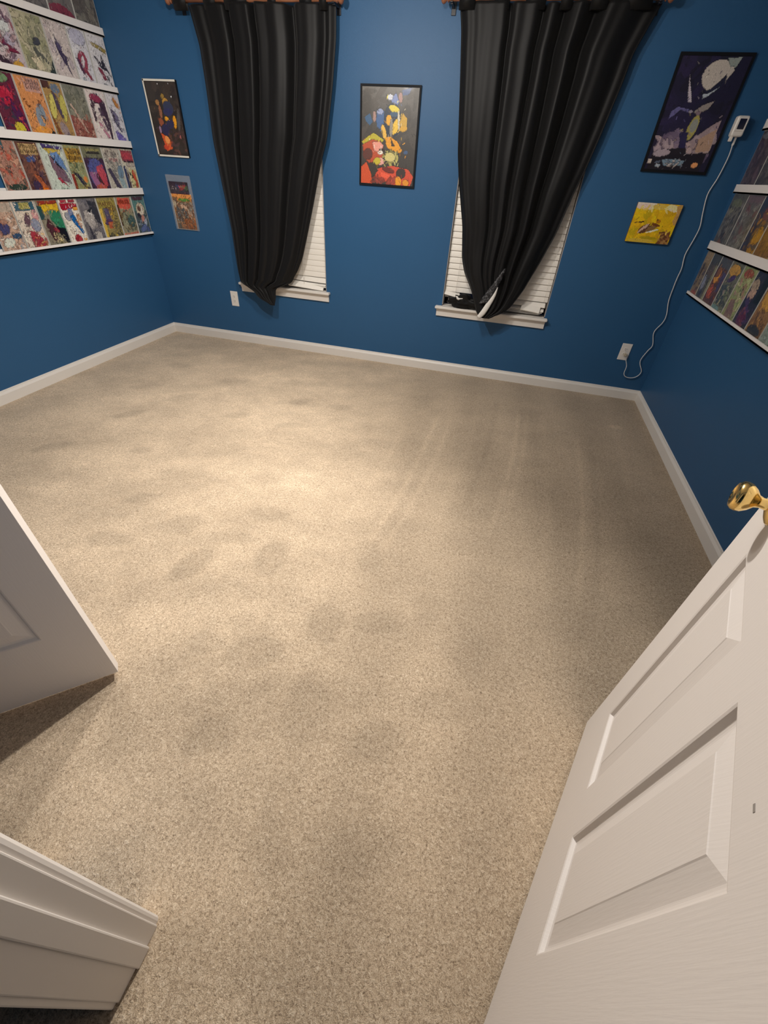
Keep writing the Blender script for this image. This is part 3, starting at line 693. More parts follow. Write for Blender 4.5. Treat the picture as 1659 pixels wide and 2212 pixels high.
def comic(side, yc, w, z0, z1, ops, seed, label, group, gain=1.0, title=None):
    X = XL if side < 0 else XR; s = 1 if side < 0 else -1
    root = empty('comic_book', (X+s*.016, yc, z0), label, 'comic book', group, rz=(math.pi/2 if side < 0 else -math.pi/2))
    # local: x right as seen, -y to the viewer
    h = z1-z0
    bm = bmesh.new(); bx(bm, -w/2+.001, w/2-.001, 0, .004, 0, h); bm_obj('sleeve_back', bm, BOARD, root)
    art_plane('cover', w-.010, h-.004, ops, seed, ART, root, Matrix.Translation((0, -.0008, .001)), gain=gain, bow=.0016)
    if title:
        for (txt, size, tx, tz, col) in title:
            cu = bpy.data.curves.new('lettering', 'FONT'); cu.body = txt; cu.size = size; cu.align_x = 'CENTER'; cu.extrude = .0003
            tmp = bpy.data.objects.new('tmp_text', cu); COL.objects.link(tmp)
            dg = bpy.context.evaluated_depsgraph_get(); me = bpy.data.meshes.new_from_object(tmp.evaluated_get(dg)); bpy.data.objects.remove(tmp)
            me.materials.clear(); o = link('lettering', me, simple('ink_'+txt, col, .4), root)
            o.matrix_local = Matrix.Translation((tx, -.0040, tz)) @ Matrix.Rotation(math.radians(90), 4, 'X')
    return root
GL = 1.25       # print reflectance relative to the tones listed
# (y_right, y_left, ops, label)
row1 = [
 (3.795,3.640,[('bg','4a5654'),('r',0,.62,1,.92,'557a74'),('r',.1,.90,.85,.99,'4a2c34'),('n',['6a7a86','8c949a','38404a'],30,.10,(0,0,1,.6)),('e',.52,.66,.34,.17,.2,'c4b49a'),('e',.42,.68,.12,.07,.5,'6a4634'),('e',.62,.62,.10,.14,-.3,'d8cdbb'),('e',.3,.5,.14,.07,.6,'2c2630'),('e',.55,.42,.18,.07,.9,'b47a6a'),('e',.7,.3,.13,.13,-.5,'9aa4b0'),('e',.45,.16,.3,.08,.5,'56628c'),('e',.78,.1,.1,.1,0,'46527e')],'comic with teal cover and pale round shape, first from the corner'),
 (3.640,3.462,[('bg','8c866a'),('p',[(.05,.74),(.12,.98),(.92,.97),(.9,.72),(.6,.68)],'c4523c'),('t',.12,.80,.86,.95,None,'a83420',1),('r',.1,.3,.45,.68,'85866c'),('r',.0,.28,.1,.8,'4a3218'),('e',.7,.38,.26,.15,-.5,'3c5450'),('n',['6c7a5a','a08c5a','5a4a30','34484a'],46,.07,(.1,.1,1,.68)),('r',0,0,1,.09,'c8715a'),('t',.05,.01,.95,.08,None,'e0a890',1)],'comic with orange red title block on olive cover'),
 (3.462,3.268,[('bg','8a7c48'),('r',.05,.7,.95,.93,'8d8038'),('r',.0,0,.16,.75,'c2a23c'),('r',.25,.45,.5,.74,'4e4a66'),('r',.52,.5,.7,.75,'cba93c'),('e',.35,.42,.25,.07,.2,'52385a'),('r',.3,.25,.55,.42,'a4502e'),('r',.55,.05,.75,.28,'c8ac3e'),('n',['6c6444','56503a','7e7252'],46,.07,(.5,.02,1,.7)),('n',['3c3a30'],14,.08,(.1,0,1,.12))],'olive and yellow comic with brown title lettering'),
 (3.268,3.085,[('bg','6a666a'),('n',['4e4c52','7c7878','5c5a62'],60,.10,(0,0,1,1)),('e',.45,.52,.30,.24,.5,'a09a96'),('p',[(.5,.95),(.98,.9),(1,.35),(.75,.45),(.6,.7)],'2e2e36'),('p',[(.35,.72),(.7,.78),(.5,.66)],'1c1c22'),('e',.52,.64,.14,.025,-.5,'d4d0cc'),('p',[(.2,.45),(.36,.15),(.42,0),(.25,0)],'34303a'),('r',.42,.02,.82,.22,'a49e98'),('n',['8a8488','3e3c46'],16,.05,(.4,.2,1,.5))],'grey monochrome comic between the white one and the olive one'),
 (3.085,2.925,[('bg','dcd4c8'),('r',.12,.93,.42,.985,'a03040'),('r',.55,.93,.92,.985,'98303e'),('p',[(.02,.80),(.04,.92),(.98,.90),(.98,.80),(.1,.76)],'96142a'),('r',.70,.74,.98,.82,'d09030'),('e',.25,.62,.16,.1,.3,'8a8c98'),('e',.48,.70,.14,.09,0,'6c7aa0'),('p',[(.35,.62),(.62,.66),(.95,.24),(.82,.20),(.45,.5)],'08589a'),('n',['c48a30','a06a28','b87830'],14,.08,(.72,.35,1,.7)),('e',.45,.11,.2,.10,0,'8e1e2c'),('e',.55,.09,.13,.06,0,'a4343c'),('e',.86,.08,.1,.04,0,'c89038'),('n',['b0a498','c8beb0'],12,.05,(0,.1,.5,.5))],'white comic with dark red banner, blue streak and red disc'),
 (2.925,2.742,[('bg','7c7666'),('r',.1,.90,.98,.99,'903020'),('p',[(.12,.90),(.98,.92),(.95,.76),(.5,.80),(.25,.74)],'c6a31e'),('r',.0,.6,.2,.88,'27464a'),('p',[(.5,.78),(.98,.76),(1,.36),(.62,.42),(.42,.6)],'2a7656'),('p',[(.12,.46),(.3,.62),(.5,.42),(.42,.1),(.25,.14)],'46262e'),('p',[(.55,.44),(1,.36),(1,.02),(.9,0),(.6,.3)],'14141e'),('p',[(.42,.3),(.52,.3),(.68,.03),(.5,.02)],'c0b284'),('e',.52,.36,.13,.05,-.6,'8c2a3c'),('n',['9a9a78','3a3a2c','c4b48c'],26,.05,(.3,.0,1,.3))],'green comic with yellow title'),
 (2.742,2.570,[('bg','c9bcae'),('r',.08,.80,.95,.99,'34586a'),('r',.28,.83,.75,.97,'a8a05c'),('t',.28,.84,.75,.96,None,'d0c470',1),('e',.42,.62,.12,.16,-.5,'5c4450'),('e',.85,.7,.15,.12,0,'c08c8e'),('e',.72,.5,.22,.14,-.6,'82889c'),('p',[(.3,.4),(.6,.36),(.95,.1),(.9,.0),(.3,.0)],'98303f'),('n',['a8343e','7c2838','c07050','d4b070'],30,.08,(.25,.0,1,.34)),('n',['b49080','8a6a60','e0d4c8'],26,.06,(0,.0,.6,.6))],'cream comic with blue title box and crimson lower half'),
 (2.570,2.395,[('bg','b0927f'),('e',.3,.5,.3,.14,0,'3c3c66'),('n',['c8a894','a07058','d8ccc0','8090a0'],50,.10,(0,0,1,1)),('e',.78,.32,.2,.06,0,'2c4868'),('e',.35,.2,.25,.1,.3,'c4c8bc'),('r',.5,.80,1,.99,'a89a8c')],'pinkish comic with navy shape, cut by the photo edge in the lowest row'),
]
row2 = [
 (3.795,3.650,[('bg','bfb8a4'),('r',.05,.74,.98,.97,'8c3a42'),('r',.1,.79,.95,.93,'b4404a'),('t',.1,.79,.95,.93,None,'983038',1),('r',.12,.72,.98,.745,'3a2630'),('r',.0,.0,.16,.64,'2e3456'),('r',.18,.0,.28,.5,'47242c'),('r',.3,.62,.98,.70,'a89c90'),('p',[(.35,.1),(.95,.1),(.98,.55),(.4,.58)],'c4b884'),('e',.72,.42,.13,.13,.2,'bc4c26'),('e',.78,.2,.10,.14,-.3,'b03e24'),('e',.42,.46,.05,.04,0,'20301e'),('e',.56,.40,.05,.04,0,'20301e'),('n',['8c8c60','7a3a34'],8,.05,(.3,.05,.6,.3))],'comic with red title box and navy spine, first from the corner'),
 (3.650,3.470,[('bg','aaa498'),('t',.1,.78,.95,.97,'b4ab9e','6a5a58',1),('r',.3,.72,.8,.79,'bf8e86'),('n',['8c8880','c4beb2','6c6a68'],40,.09,(.0,.4,1,.8)),('e',.8,.5,.18,.14,-.4,'6c8498'),('p',[(.05,.55),(.2,.58),(.65,.12),(.6,.0),(.42,.02)],'3e364a'),('p',[(.55,.4),(.9,.35),(.98,.1),(.7,.14)],'8ca0a4'),('e',.3,.1,.2,.07,0,'d0cec0'),('e',.82,.05,.15,.06,0,'ccd4c8')],'pale grey comic with dark diagonal figure'),
 (3.470,3.272,[('bg','3a2238'),('r',0,.78,1,1,'6c6c54'),('r',.2,.86,.9,.90,'2c2620'),('r',.15,.91,.9,.96,'8a8450'),('e',.5,.44,.44,.33,0,'4c5088'),('p',[(.5,.60),(.85,.66),(.94,.42),(.85,.2),(.5,.12),(.45,.4)],'b0424f'),('p',[(.05,.5),(.45,.5),(.5,.14),(.2,.2)],'8e5a80'),('p',[(.38,.44),(.5,.46),(.8,.06),(.72,.02),(.45,.3)],'3a2028'),('e',.5,.16,.28,.08,0,'a4503e'),('r',0,0,.2,.14,'7c6c80'),('e',.30,.47,.03,.015,0,'f0e8e0')],'comic with violet and red round emblem'),
 (3.272,3.120,[('bg','86885e'),('r',.02,.68,.98,.95,'a4802c'),('t',.04,.70,.96,.93,None,'5a3c14',2),('n',['7c8c6a','9aa07c','46583e','b0a878'],40,.10,(0,.4,1,.68)),('r',.0,.05,.15,.45,'7a2a1a'),('p',[(.15,.48),(.4,.46),(1,.1),(.95,.0),(.5,.25)],'2a2438'),('e',.8,.34,.12,.07,.4,'c87a34'),('n',['c4ac50','d8c878','8c6a28'],22,.08,(.1,.0,1,.25))],'comic with ochre two-line title'),
 (3.120,2.925,[('bg','b4beb4'),('p',[(.1,1),(.98,.95),(.95,.88),(.15,.90)],'46386c'),('p',[(.15,.92),(.9,.90),(.82,.80),(.35,.80)],'b8a040'),('p',[(.35,.82),(.6,.62),(.98,.45),(1,.3),(.85,.7),(.7,.86)],'5c7cac'),('p',[(.3,.8),(.4,.74),(.8,.5),(.95,.25),(.4,.35),(.3,.55)],'6e5462'),('p',[(.35,.78),(.42,.76),(.75,.52),(.6,.56)],'20202e'),('p',[(.36,.36),(.48,.38),(.85,.15),(.78,.12),(.55,.22)],'a4283a'),('p',[(.2,.3),(.6,.26),(.98,.1),(1,0),(.3,0)],'b8c4b8'),('n',['7c8c7c','94a494'],16,.08,(.3,0,1,.14))],'pale comic with blue and red swoosh and yellow title'),
 (2.925,2.760,[('bg','604038'),('r',.1,.78,.95,.97,'ac9064'),('t',.1,.79,.95,.96,None,'7c6440',2),('e',.5,.70,.25,.06,.1,'3c4c7c'),('n',['7c4c3c','3a2028','94705c','4c3c50'],60,.10,(0,.05,1,.7)),('p',[(.35,.45),(.6,.4),(.95,.1),(.6,.1)],'9c5434'),('e',.7,.09,.22,.10,0,'cc6a10'),('e',.35,.22,.2,.1,0,'3a2c48')],'brown comic with orange glow at its foot'),
 (2.760,2.590,[('bg','9a7264'),('r',.0,.86,.5,1,'34606a'),('n',['ac5a48','8a6a58','bc9078','54504a','a44030'],70,.10,(0,.15,1,.9)),('e',.5,.2,.4,.06,0,'2e3c34'),('r',0,0,1,.13,'8a7c70'),('r',.62,.0,.88,.13,'a0a440')],'rust comic with teal corner, cut by the photo edge'),
]
row3 = [
 (3.795,3.655,[('bg','cac6ca'),('p',[(.45,.92),(.62,.93),(.95,.78),(.9,.72),(.6,.78)],'b87830'),('p',[(.1,.74),(.4,.66),(.5,.45),(.7,.3),(.55,.3),(.2,.5)],'4c4258'),('e',.42,.55,.18,.13,.3,'6c6480'),('e',.3,.56,.06,.05,0,'4a2c30'),('p',[(.1,.3),(.5,.26),(.95,.12),(.85,.0),(.2,.0)],'6656a0'),('e',.5,.12,.22,.10,.3,'7668b0'),('n',['9aa0a8','b8c0c4','7c7890'],20,.07,(.3,.2,1,.7)),('p',[(.75,.1),(1,.0),(.85,.0)],'2c2a38')],'white comic with violet figure, first from the corner'),
 (3.655,3.470,[('bg','d4c8c4'),('p',[(.1,.78),(.25,.93),(.6,.95),(.9,.8),(.95,.4),(.88,.12),(.80,.14),(.8,.45),(.55,.78),(.3,.76),(.2,.4),(.12,.42)],'3c2434'),('e',.45,.86,.32,.07,-.1,'8c2a48'),('p',[(.45,.7),(.7,.68),(.72,.5),(.8,.3),(.7,.28),(.5,.55)],'4c3448'),('p',[(.25,.45),(.4,.42),(.75,.16),(.62,.14),(.4,.3)],'b8788c'),('n',['e4d8cc','c8b0b0'],16,.07,(.2,.2,.7,.6)),('r',.0,.0,1,.10,'c0c4b8')],'white comic with dark red arch shape'),
 (3.470,3.275,[('bg','76766a'),('n',['5c6054','8c8a78','686858'],36,.12,(0,.5,1,1)),('p',[(0,.5),(1,.4),(1,0),(0,0)],'84483e'),('n',['a46a5c','6c3430','94604e','c49a88'],60,.09,(0,0,1,.5)),('p',[(.1,.7),(.2,.7),(.7,.2),(.6,.2)],'b49c8c')],'comic grey green above and rust below'),
 (3.275,3.115,[('bg','9c7c48'),('e',.25,.60,.17,.22,-.25,'bdb45c'),('e',.78,.58,.18,.24,-.25,'b4ac54'),('p',[(.42,.85),(.55,.8),(.68,.4),(.55,.42),(.42,.6)],'4a3c50'),('r',0,.88,.35,1,'4c2c24'),('e',.65,.90,.25,.08,0,'5c6c80'),('p',[(0,.5),(.15,.3),(.3,.1),(.1,.1)],'7c4420'),('e',.5,.22,.2,.14,.4,'8c7c7c'),('e',.68,.08,.22,.06,0,'3c3050'),('r',.1,.0,.4,.1,'c48a3c')],'comic with two yellow lobes round a dark centre'),
 (3.115,2.925,[('bg','c48450'),('r',.3,.78,.95,.98,'b48c80'),('t',.35,.80,.92,.96,None,'8c6458',2),('e',.6,.42,.19,.20,-.35,'7c8894'),('e',.66,.34,.07,.05,0,'4c3428'),('n',['8a4c20','a86034','6c3414'],14,.05,(0,.4,1,.78)),('e',.5,.12,.4,.12,0,'d08c3a'),('n',['d8a068','c07a40'],20,.08,(0,0,1,.4)),('e',.9,.12,.08,.06,0,'28241c')],'orange comic with grey oval'),
 (2.925,2.745,[('bg','5c2438'),('e',.4,.92,.4,.08,0,'6c8a64'),('e',.35,.65,.4,.14,0,'a01c38'),('p',[(.6,.65),(.9,.4),(1,.1),(.8,.1),(.5,.4)],'4a1c48'),('n',['8c1c34','3c2048','b43448','283444'],50,.09,(0,.15,1,.8)),('e',.6,.16,.22,.11,0,'bcae34'),('e',.2,.08,.3,.05,0,'746c28')],'crimson comic with a yellow ball, cut by the photo edge'),
]
row4 = [
 (3.795,3.620,[('bg','d0ccce'),('p',[(.12,.86),(.2,.80),(.95,.70),(.98,.78),(.5,.84)],'94803a'),('p',[(.15,.62),(.25,.6),(.5,.5),(.6,.68),(.7,.5),(.98,.25),(.75,.38),(.5,.4),(.35,.45)],'2a222c'),('p',[(.22,.42),(.45,.4),(.62,.22),(.45,.18)],'7c2c3c'),('p',[(.6,.28),(.72,.28),(.9,.08),(.8,.12)],'221a26'),('e',.45,.1,.09,.04,0,'8c8c90')],'white comic with gold title and black spiky figure, first from the corner'),
 (3.620,3.462,[('bg','cccad0'),('e',.5,.86,.45,.14,0,'b4b2c4'),('e',.45,.44,.27,.20,-.4,'94384a'),('e',.46,.44,.10,.12,-.4,'d0c8cc'),('p',[(.12,.48),(.26,.48),(.42,.22),(.3,.22)],'4c2a44'),('p',[(.4,.3),(.6,.3),(.85,.14),(.7,.12)],'842c3c'),('e',.28,.10,.09,.06,0,'84909c')],'white comic with ring-shaped red figure'),
 (3.462,3.278,[('bg','c0b4b0'),('n',['b0a4a0','ccc0b8','a89ca4'],30,.12,(0,0,1,1)),('p',[(.36,.78),(.48,.60),(.55,.5),(.78,.42),(.62,.36),(.72,.12),(.48,.34),(.35,.5),(.30,.62)],'3a2c48'),('e',.45,.60,.10,.06,.4,'54486a')],'pale lilac comic with slim dark figure'),
 (3.278,3.060,[('bg','9c987c'),('n',['8a8a68','aca88c','767860','b4ac94'],50,.12,(0,.2,1,1)),('e',.6,.58,.14,.06,.3,'3c3c44'),('p',[(.4,.46),(.5,.48),(.85,.28),(.8,.24),(.55,.38),(.5,.22)],'54544c'),('p',[(.6,.0),(1,.0),(1,.34),(.85,.16)],'28322e'),('p',[(.2,.3),(.5,.3),(.7,.14),(.4,.1)],'c4b89c')],'grey green comic with sketchy dark lines'),
 (3.060,2.840,[('bg','b8a8ac'),('p',[(0,.9),(.5,.75),(.45,.6),(.7,.4),(.95,.3),(.6,.3),(.3,.5),(0,.6)],'70203a'),('e',.65,.7,.2,.12,0,'c0c4c4'),('e',.7,.5,.2,.1,0,'a8a0b0'),('n',['8c2c40','c4c0c0','54304c','9c7c7c'],40,.1,(0,.1,1,.9)),('e',.75,.08,.2,.10,0,'b88c34'),('e',.3,.14,.3,.06,-.4,'3a2834')],'crimson and white comic with a gold patch'),
]
row5 = [
 (3.795,3.585,[('bg','5c5650'),('n',['4a4644','746c60','544c46','7c786c'],60,.12,(0,0,1,1))],'dark grey brown comic on the topmost ledge, first from the corner'),
 (3.585,3.375,[('bg','6c6662'),('n',['5c5856','7a7470'],30,.12,(0,.3,1,1)),('e',.5,.12,.52,.2,-.1,'762c3c'),('n',['8c3c48','64202e'],18,.08,(.1,0,.9,.2))],'grey comic with maroon foot on the topmost ledge'),
 (3.375,3.165,[('bg','66605e'),('n',['54504e','7a7472'],40,.12,(0,0,1,1))],'plain grey comic on the topmost ledge, farthest from the corner'),
]
grp = ['comics on the lowest left ledge', 'comics on the second left ledge', 'comics on the middle left ledge', 'comics on the fourth left ledge', 'comics on the topmost left ledge']
rown = [', lowest left row', ', second left row', ', middle left row', ', fourth left row', '']
sd = 100
for r, rows in enumerate((row1, row2, row3, row4, row5)):
    z0 = LZ[r][0]+.009; z1 = (LZ[r+1][0]-.001) if r < 4 else LZ[4][0]+.26
    for (ya, yb, ops, lab) in rows:
        sd += 1; ttl = None
        if r == 0 and 'brown title lettering' in lab: ttl = [('MARVEL', .040, -.010, .215, (.16, .07, .04)), ('TALES', .038, .026, .184, (.16, .07, .04))]
        if r == 0 and 'orange red title' in lab: ttl = [('MARVEL', .036, -.002, .222, (.32, .05, .02))]
        lab2 = lab
        if r < 4: lab2 = (lab.replace('first from the corner', 'nearest the corner') + rown[r]) if 'lowest row' not in lab else lab
        comic(-1, (ya+yb)/2, ya-yb-.002, z0, z1, ops, sd, lab2, grp[r], GL, ttl)
rowA = [
 (3.695,3.565,[('bg','76664e'),('r',.1,.75,.9,.98,'84725a'),('p',[(.3,.75),(.5,.7),(.35,.3),(.25,.4)],'3a2c26'),('n',['4a4448','685c50','2c2a40'],40,.12,(0,.1,1,.7)),('e',.6,.06,.4,.06,0,'84443c')],'tan comic, first from the corner in the lowest row on the right wall'),
 (3.565,3.415,[('bg','4a4846'),('r',.0,.78,1,.98,'3e4044'),('n',['34322e','5c4c48','6c6a62','463430'],40,.12,(0,.3,1,.8)),('e',.25,.35,.2,.2,.2,'747888'),('r',.8,.0,1,.8,'7c7a60'),('e',.4,.12,.2,.1,0,'2a3040')],'dark comic with grey blue patch and olive edge on the right wall'),
 (3.415,3.235,[('bg','4c3430'),('r',0,.80,1,.98,'44464a'),('e',.35,.62,.2,.18,-.2,'bc7c28'),('e',.3,.28,.2,.16,-.2,'a44a34'),('n',['94502c','3a2c48','5c3a34','bc8838'],50,.10,(0,.1,1,.75)),('p',[(.7,.75),(1,.7),(.9,.3),(.7,.4)],'3e3a56')],'comic with orange flame shape and slate title on the right wall'),
 (3.235,3.055,[('bg','5a5c4e'),('e',.45,.84,.45,.12,0,'a47c34'),('e',.5,.68,.3,.06,.3,'3c2c54'),('p',[(0,.5),(.7,.6),(.6,.2),(.1,.1)],'3c4448'),('n',['74805c','34383c','94906c','8c7c74'],60,.08,(0,0,1,.6)),('e',.3,.06,.4,.06,0,'5c7878')],'comic with gold top and slate lower half on the right wall'),
 (3.055,2.880,[('bg','7c8456'),('e',.5,.88,.35,.09,0,'80402c'),('e',.6,.58,.12,.10,.5,'22241e'),('n',['8c9460','687450','a0a078','845c50','94706c'],50,.10,(0,.15,1,.8)),('p',[(.2,.35),(.5,.4),(.9,.05),(.2,.0)],'6a5450')],'green comic with dark red title on the right wall'),
 (2.880,2.705,[('bg','24242e'),('e',.25,.75,.25,.12,0,'8c7c68'),('e',.3,.6,.25,.1,.3,'9a8070'),('p',[(.1,.5),(.3,.55),(.9,.15),(.6,.1)],'3a2c4c'),('e',.5,.14,.3,.14,0,'4c2038'),('n',['6c3a40','2c2844','483050'],26,.08,(.1,0,1,.4)),('r',.65,.5,1,1,'161a1a')],'black and maroon comic on the right wall'),
 (2.705,2.525,[('bg','7a5a34'),('e',.5,.7,.45,.25,0,'a87e2c'),('n',['6c4c2c','8c6838','4c3420'],40,.1,(0,0,1,.5)),('e',.5,.1,.4,.1,0,'26282a')],'gold and brown comic on the right wall'),
 (2.525,2.345,[('bg','6c766c'),('n',['7c8880','505a50','8c9890'],40,.12,(0,0,1,1))],'grey green comic nearest the door on the right wall'),
]
rowB = [
 (3.695,3.465,[('bg','4e4c48'),('e',.45,.84,.35,.09,0,'5c604c'),('e',.3,.70,.16,.08,0,'7c7866'),('n',['34343a','605e58','44403e','2c2c34','6a6864'],80,.10,(0,.0,1,.8)),('e',.45,.10,.18,.10,0,'64443a')],'smoky grey comic, first from the corner in the second lowest row on the right wall'),
 (3.465,3.240,[('bg','565450'),('n',['3c3c40','6a6862','504c4a','787870','5c3c3e'],90,.09,(0,0,1,1)),('r',.0,.88,1,1,'5c4c50')],'grey streaked comic left of the navy and gold one on the right wall'),
 (3.240,3.050,[('bg','262a3c'),('e',.7,.78,.3,.14,0,'4c1c34'),('e',.78,.3,.32,.26,0,'8a6420'),('n',['343848','6c4c24','9c7428','20243a'],50,.10,(0,0,1,.8))],'navy and gold comic in the second lowest row on the right wall'),
 (3.050,2.860,[('bg','6c4c24'),('n',['8c6428','4c341c','a4803c'],50,.10,(0,0,1,1))],'gold brown comic in the second lowest row on the right wall'),
 (2.860,2.680,[('bg','3c3c44'),('n',['54545c','2c2c34'],50,.10,(0,0,1,1))],'charcoal comic in the second lowest row on the right wall, cut by the photo edge'),
]
rowC = [
 (3.695,3.475,[('bg','3c2e32'),('n',['4a3840','2e262a','54484a','382430'],80,.12,(0,0,1,1)),('e',.35,.93,.3,.06,0,'64646a')],'dark plum comic, first from the corner in the upper row on the right wall'),
 (3.475,3.255,[('bg','3e3836'),('n',['4c4644','302a2c','585450'],80,.12,(0,0,1,1))],'dark brown grey comic in the upper row on the right wall'),
]
gr2 = ['comics on the lowest right ledge', 'comics on the second right ledge', 'comics on the third right ledge']
for r, rows in enumerate((rowA, rowB, rowC)):
    for (ya, yb, ops, lab) in rows:
        sd += 1; comic(1, (ya+yb)/2, ya-yb-.002, RZ[r][0]+.009, RZ[r+1][0]-.001, ops, sd, lab, gr2[r], 1.7)

# ------------------------------------------------------------------ pictures on the back wall
def poster(label, x0, x1, z0, z1, ops, seed, th=.014, fw=.012, framemat=BLACKF, res=.0038, gain=1.0, left_white=False):
    root = empty('framed_poster', ((x0+x1)/2, YB, z0), label, 'poster')
    w, h = x1-x0, z1-z0; hw = w/2
    bm = bmesh.new()
    for (a, b, c, d) in ((-hw, -hw+fw, 0, h), (hw-fw, hw, 0, h), (-hw+fw, hw-fw, 0, fw), (-hw+fw, hw-fw, h-fw, h)): bx(bm, a, b, -th, -.001, c, d)
    bm_obj('frame', bm, framemat, root)
    box('backing', -hw+fw*.5, hw-fw*.5, -.006, -.001, fw*.5, h-fw*.5, BLACKF, root)
    art_plane('print', w-2*fw+.001, h-2*fw+.001, ops, seed, ARTP, root, Matrix.Translation((0, -th+.004, fw)), res, gain, busy=(120, .020), sat=1.0, ink=.45)
    return root, w, h
mid = [('bg','3c3834'),('g',.7,1.2,'75716a'),('n',['45403a','3a3630','4a443e'],40,.12,(0,.4,1,1)),
 ('p',[(.52,.88),(.60,.95),(.66,.86),(.62,.80),(.55,.80)],'7484b4'),('e',.50,.90,.05,.03,0,'c8ccd8'),('p',[(.70,.97),(.88,1),(.82,.93),(.72,.92)],'4a5c84'),('e',.68,.90,.035,.05,.2,'a07c74'),
 ('p',[(.05,.70),(.15,.74),(.2,.66),(.15,.62),(.08,.66)],'34587c'),('e',.23,.71,.03,.055,.1,'a08078'),('p',[(.27,.76),(.4,.77),(.42,.68),(.36,.58),(.3,.6),(.26,.66)],'3a5c8c'),('e',.33,.76,.06,.03,0,'8c98bc'),
 ('e',.56,.68,.16,.17,.1,'1c2a3c'),('e',.58,.79,.10,.035,-.3,'d8c438'),('e',.58,.74,.07,.025,0,'2c4c68'),('e',.49,.68,.05,.055,0,'dca020'),('e',.62,.62,.06,.09,-.5,'e0b83c'),('e',.54,.60,.03,.10,0,'8a8478'),('e',.41,.56,.04,.08,.35,'dcae48'),('e',.67,.68,.02,.10,.1,'d0c8b0'),
 ('p',[(.68,.66),(.74,.76),(.82,.70),(.82,.62),(.72,.60)],'c09830'),('e',.76,.60,.07,.03,.1,'cc9c2c'),
 ('p',[(.44,.50),(.52,.52),(.66,.47),(.76,.38),(.72,.35),(.5,.39),(.46,.43)],'dc9620'),('p',[(.54,.50),(.62,.42),(.56,.42)],'402c14'),('e',.83,.36,.04,.02,0,'3c5478'),
 ('p',[(.0,.45),(.1,.50),(.22,.55),(.36,.50),(.42,.48),(.38,.45),(.2,.48),(.05,.42)],'b4a830'),('p',[(.02,.42),(.2,.48),(.36,.46),(.42,.38),(.4,.25),(.3,.2),(.2,.2),(.05,.28)],'b04c2c'),('p',[(.20,.45),(.34,.46),(.42,.42),(.34,.34),(.24,.36)],'dc9484'),('e',.12,.32,.09,.06,.3,'5a342c'),('e',.38,.36,.06,.03,.3,'38241c'),('e',.36,.345,.05,.022,0,'e4dcd0'),('e',.37,.25,.07,.04,0,'d8a094'),
 ('n',['c4bc74','b4ac60','8c8448'],30,.035,(.42,.20,.68,.36)),('e',.54,.30,.10,.05,0,'c8bc78'),('e',.30,.25,.07,.04,.2,'bcac34'),('p',[(.12,.22),(.24,.24),(.36,.16),(.3,.08),(.2,.05)],'3a342e'),
 ('p',[(.0,.18),(.1,.24),(.2,.10),(.22,.0),(.0,.0)],'c4502c'),('p',[(.35,.18),(.6,.21),(.9,.18),(1,.10),(.95,.0),(.6,.0),(.25,.08)],'c84c34'),('p',[(.36,.14),(.6,.10),(.7,.05),(.4,.08)],'e05c40'),('e',.76,.13,.09,.06,.3,'3c302c'),('e',.52,.16,.12,.03,-.2,'6c2c24'),('n',['7c3428','944034'],20,.05,(.25,.0,.65,.08)),('e',.72,.04,.06,.06,.2,'dc9428'),('e',.86,.03,.06,.04,-.3,'d88c2c')]
poster('black framed poster between the curtains, yellow and blue shapes over a red mass', -1.234, -.814, 1.304, 1.838, mid, 7, gain=1.15)
lp = [('bg','2a2422'),('n',['342a26','3a322e','201c20'],50,.12,(0,0,1,1)),('e',.50,.80,.06,.035,.3,'8c7030'),('e',.30,.72,.06,.04,0,'a07444'),('e',.34,.6,.05,.09,0,'8c5c44'),('e',.56,.72,.10,.06,.6,'b08430'),('e',.62,.66,.16,.08,-.3,'2c3450'),('e',.58,.60,.15,.05,0,'262c58'),('e',.50,.51,.07,.03,-.2,'dc9c28'),('e',.74,.47,.06,.09,-.1,'d89420'),('e',.58,.44,.13,.06,.3,'24264c'),('e',.88,.5,.05,.16,-.2,'4a4848'),('e',.3,.46,.08,.06,.2,'8c4c34'),('e',.4,.36,.13,.08,.4,'22244c'),('e',.22,.36,.04,.05,0,'8c7490'),('p',[(.2,.32),(.4,.26),(.55,.2),(.5,.1),(.3,.06),(.25,.2)],'c85428'),('e',.38,.22,.08,.06,.4,'e88c4c'),('e',.3,.12,.09,.04,0,'b83c20'),('n',['5c3c34','4c3438','3c2c30'],26,.06,(.5,.02,1,.4)),('e',.84,.27,.02,.03,0,'a05c5c'),('e',.42,.955,.02,.012,0,'e8e8e8'),('e',.76,.96,.014,.01,0,'c8ccd8'),('e',.78,.80,.02,.012,0,'d0d4dc')]  # the last pale dots near the top are painted glints of light
r, w, h = poster('tall dark poster with white edge left of the left curtain', -2.940, -2.657, 1.391, 1.827, lp, 8, gain=1.2, fw=.006)
bm = bmesh.new(); hw = w/2
bx(bm, -hw-.001, -hw+.010, -.0155, -.0135, 0, h); bx(bm, -hw, hw-.006, -.0155, -.0135, h-.010, h+.001); bx(bm, -hw, hw-.004, -.0155, -.0135, -.001, .010)
o = bm_obj('white_border', bm, POSTERW, r); o['label'] = 'white border strips on three sides'
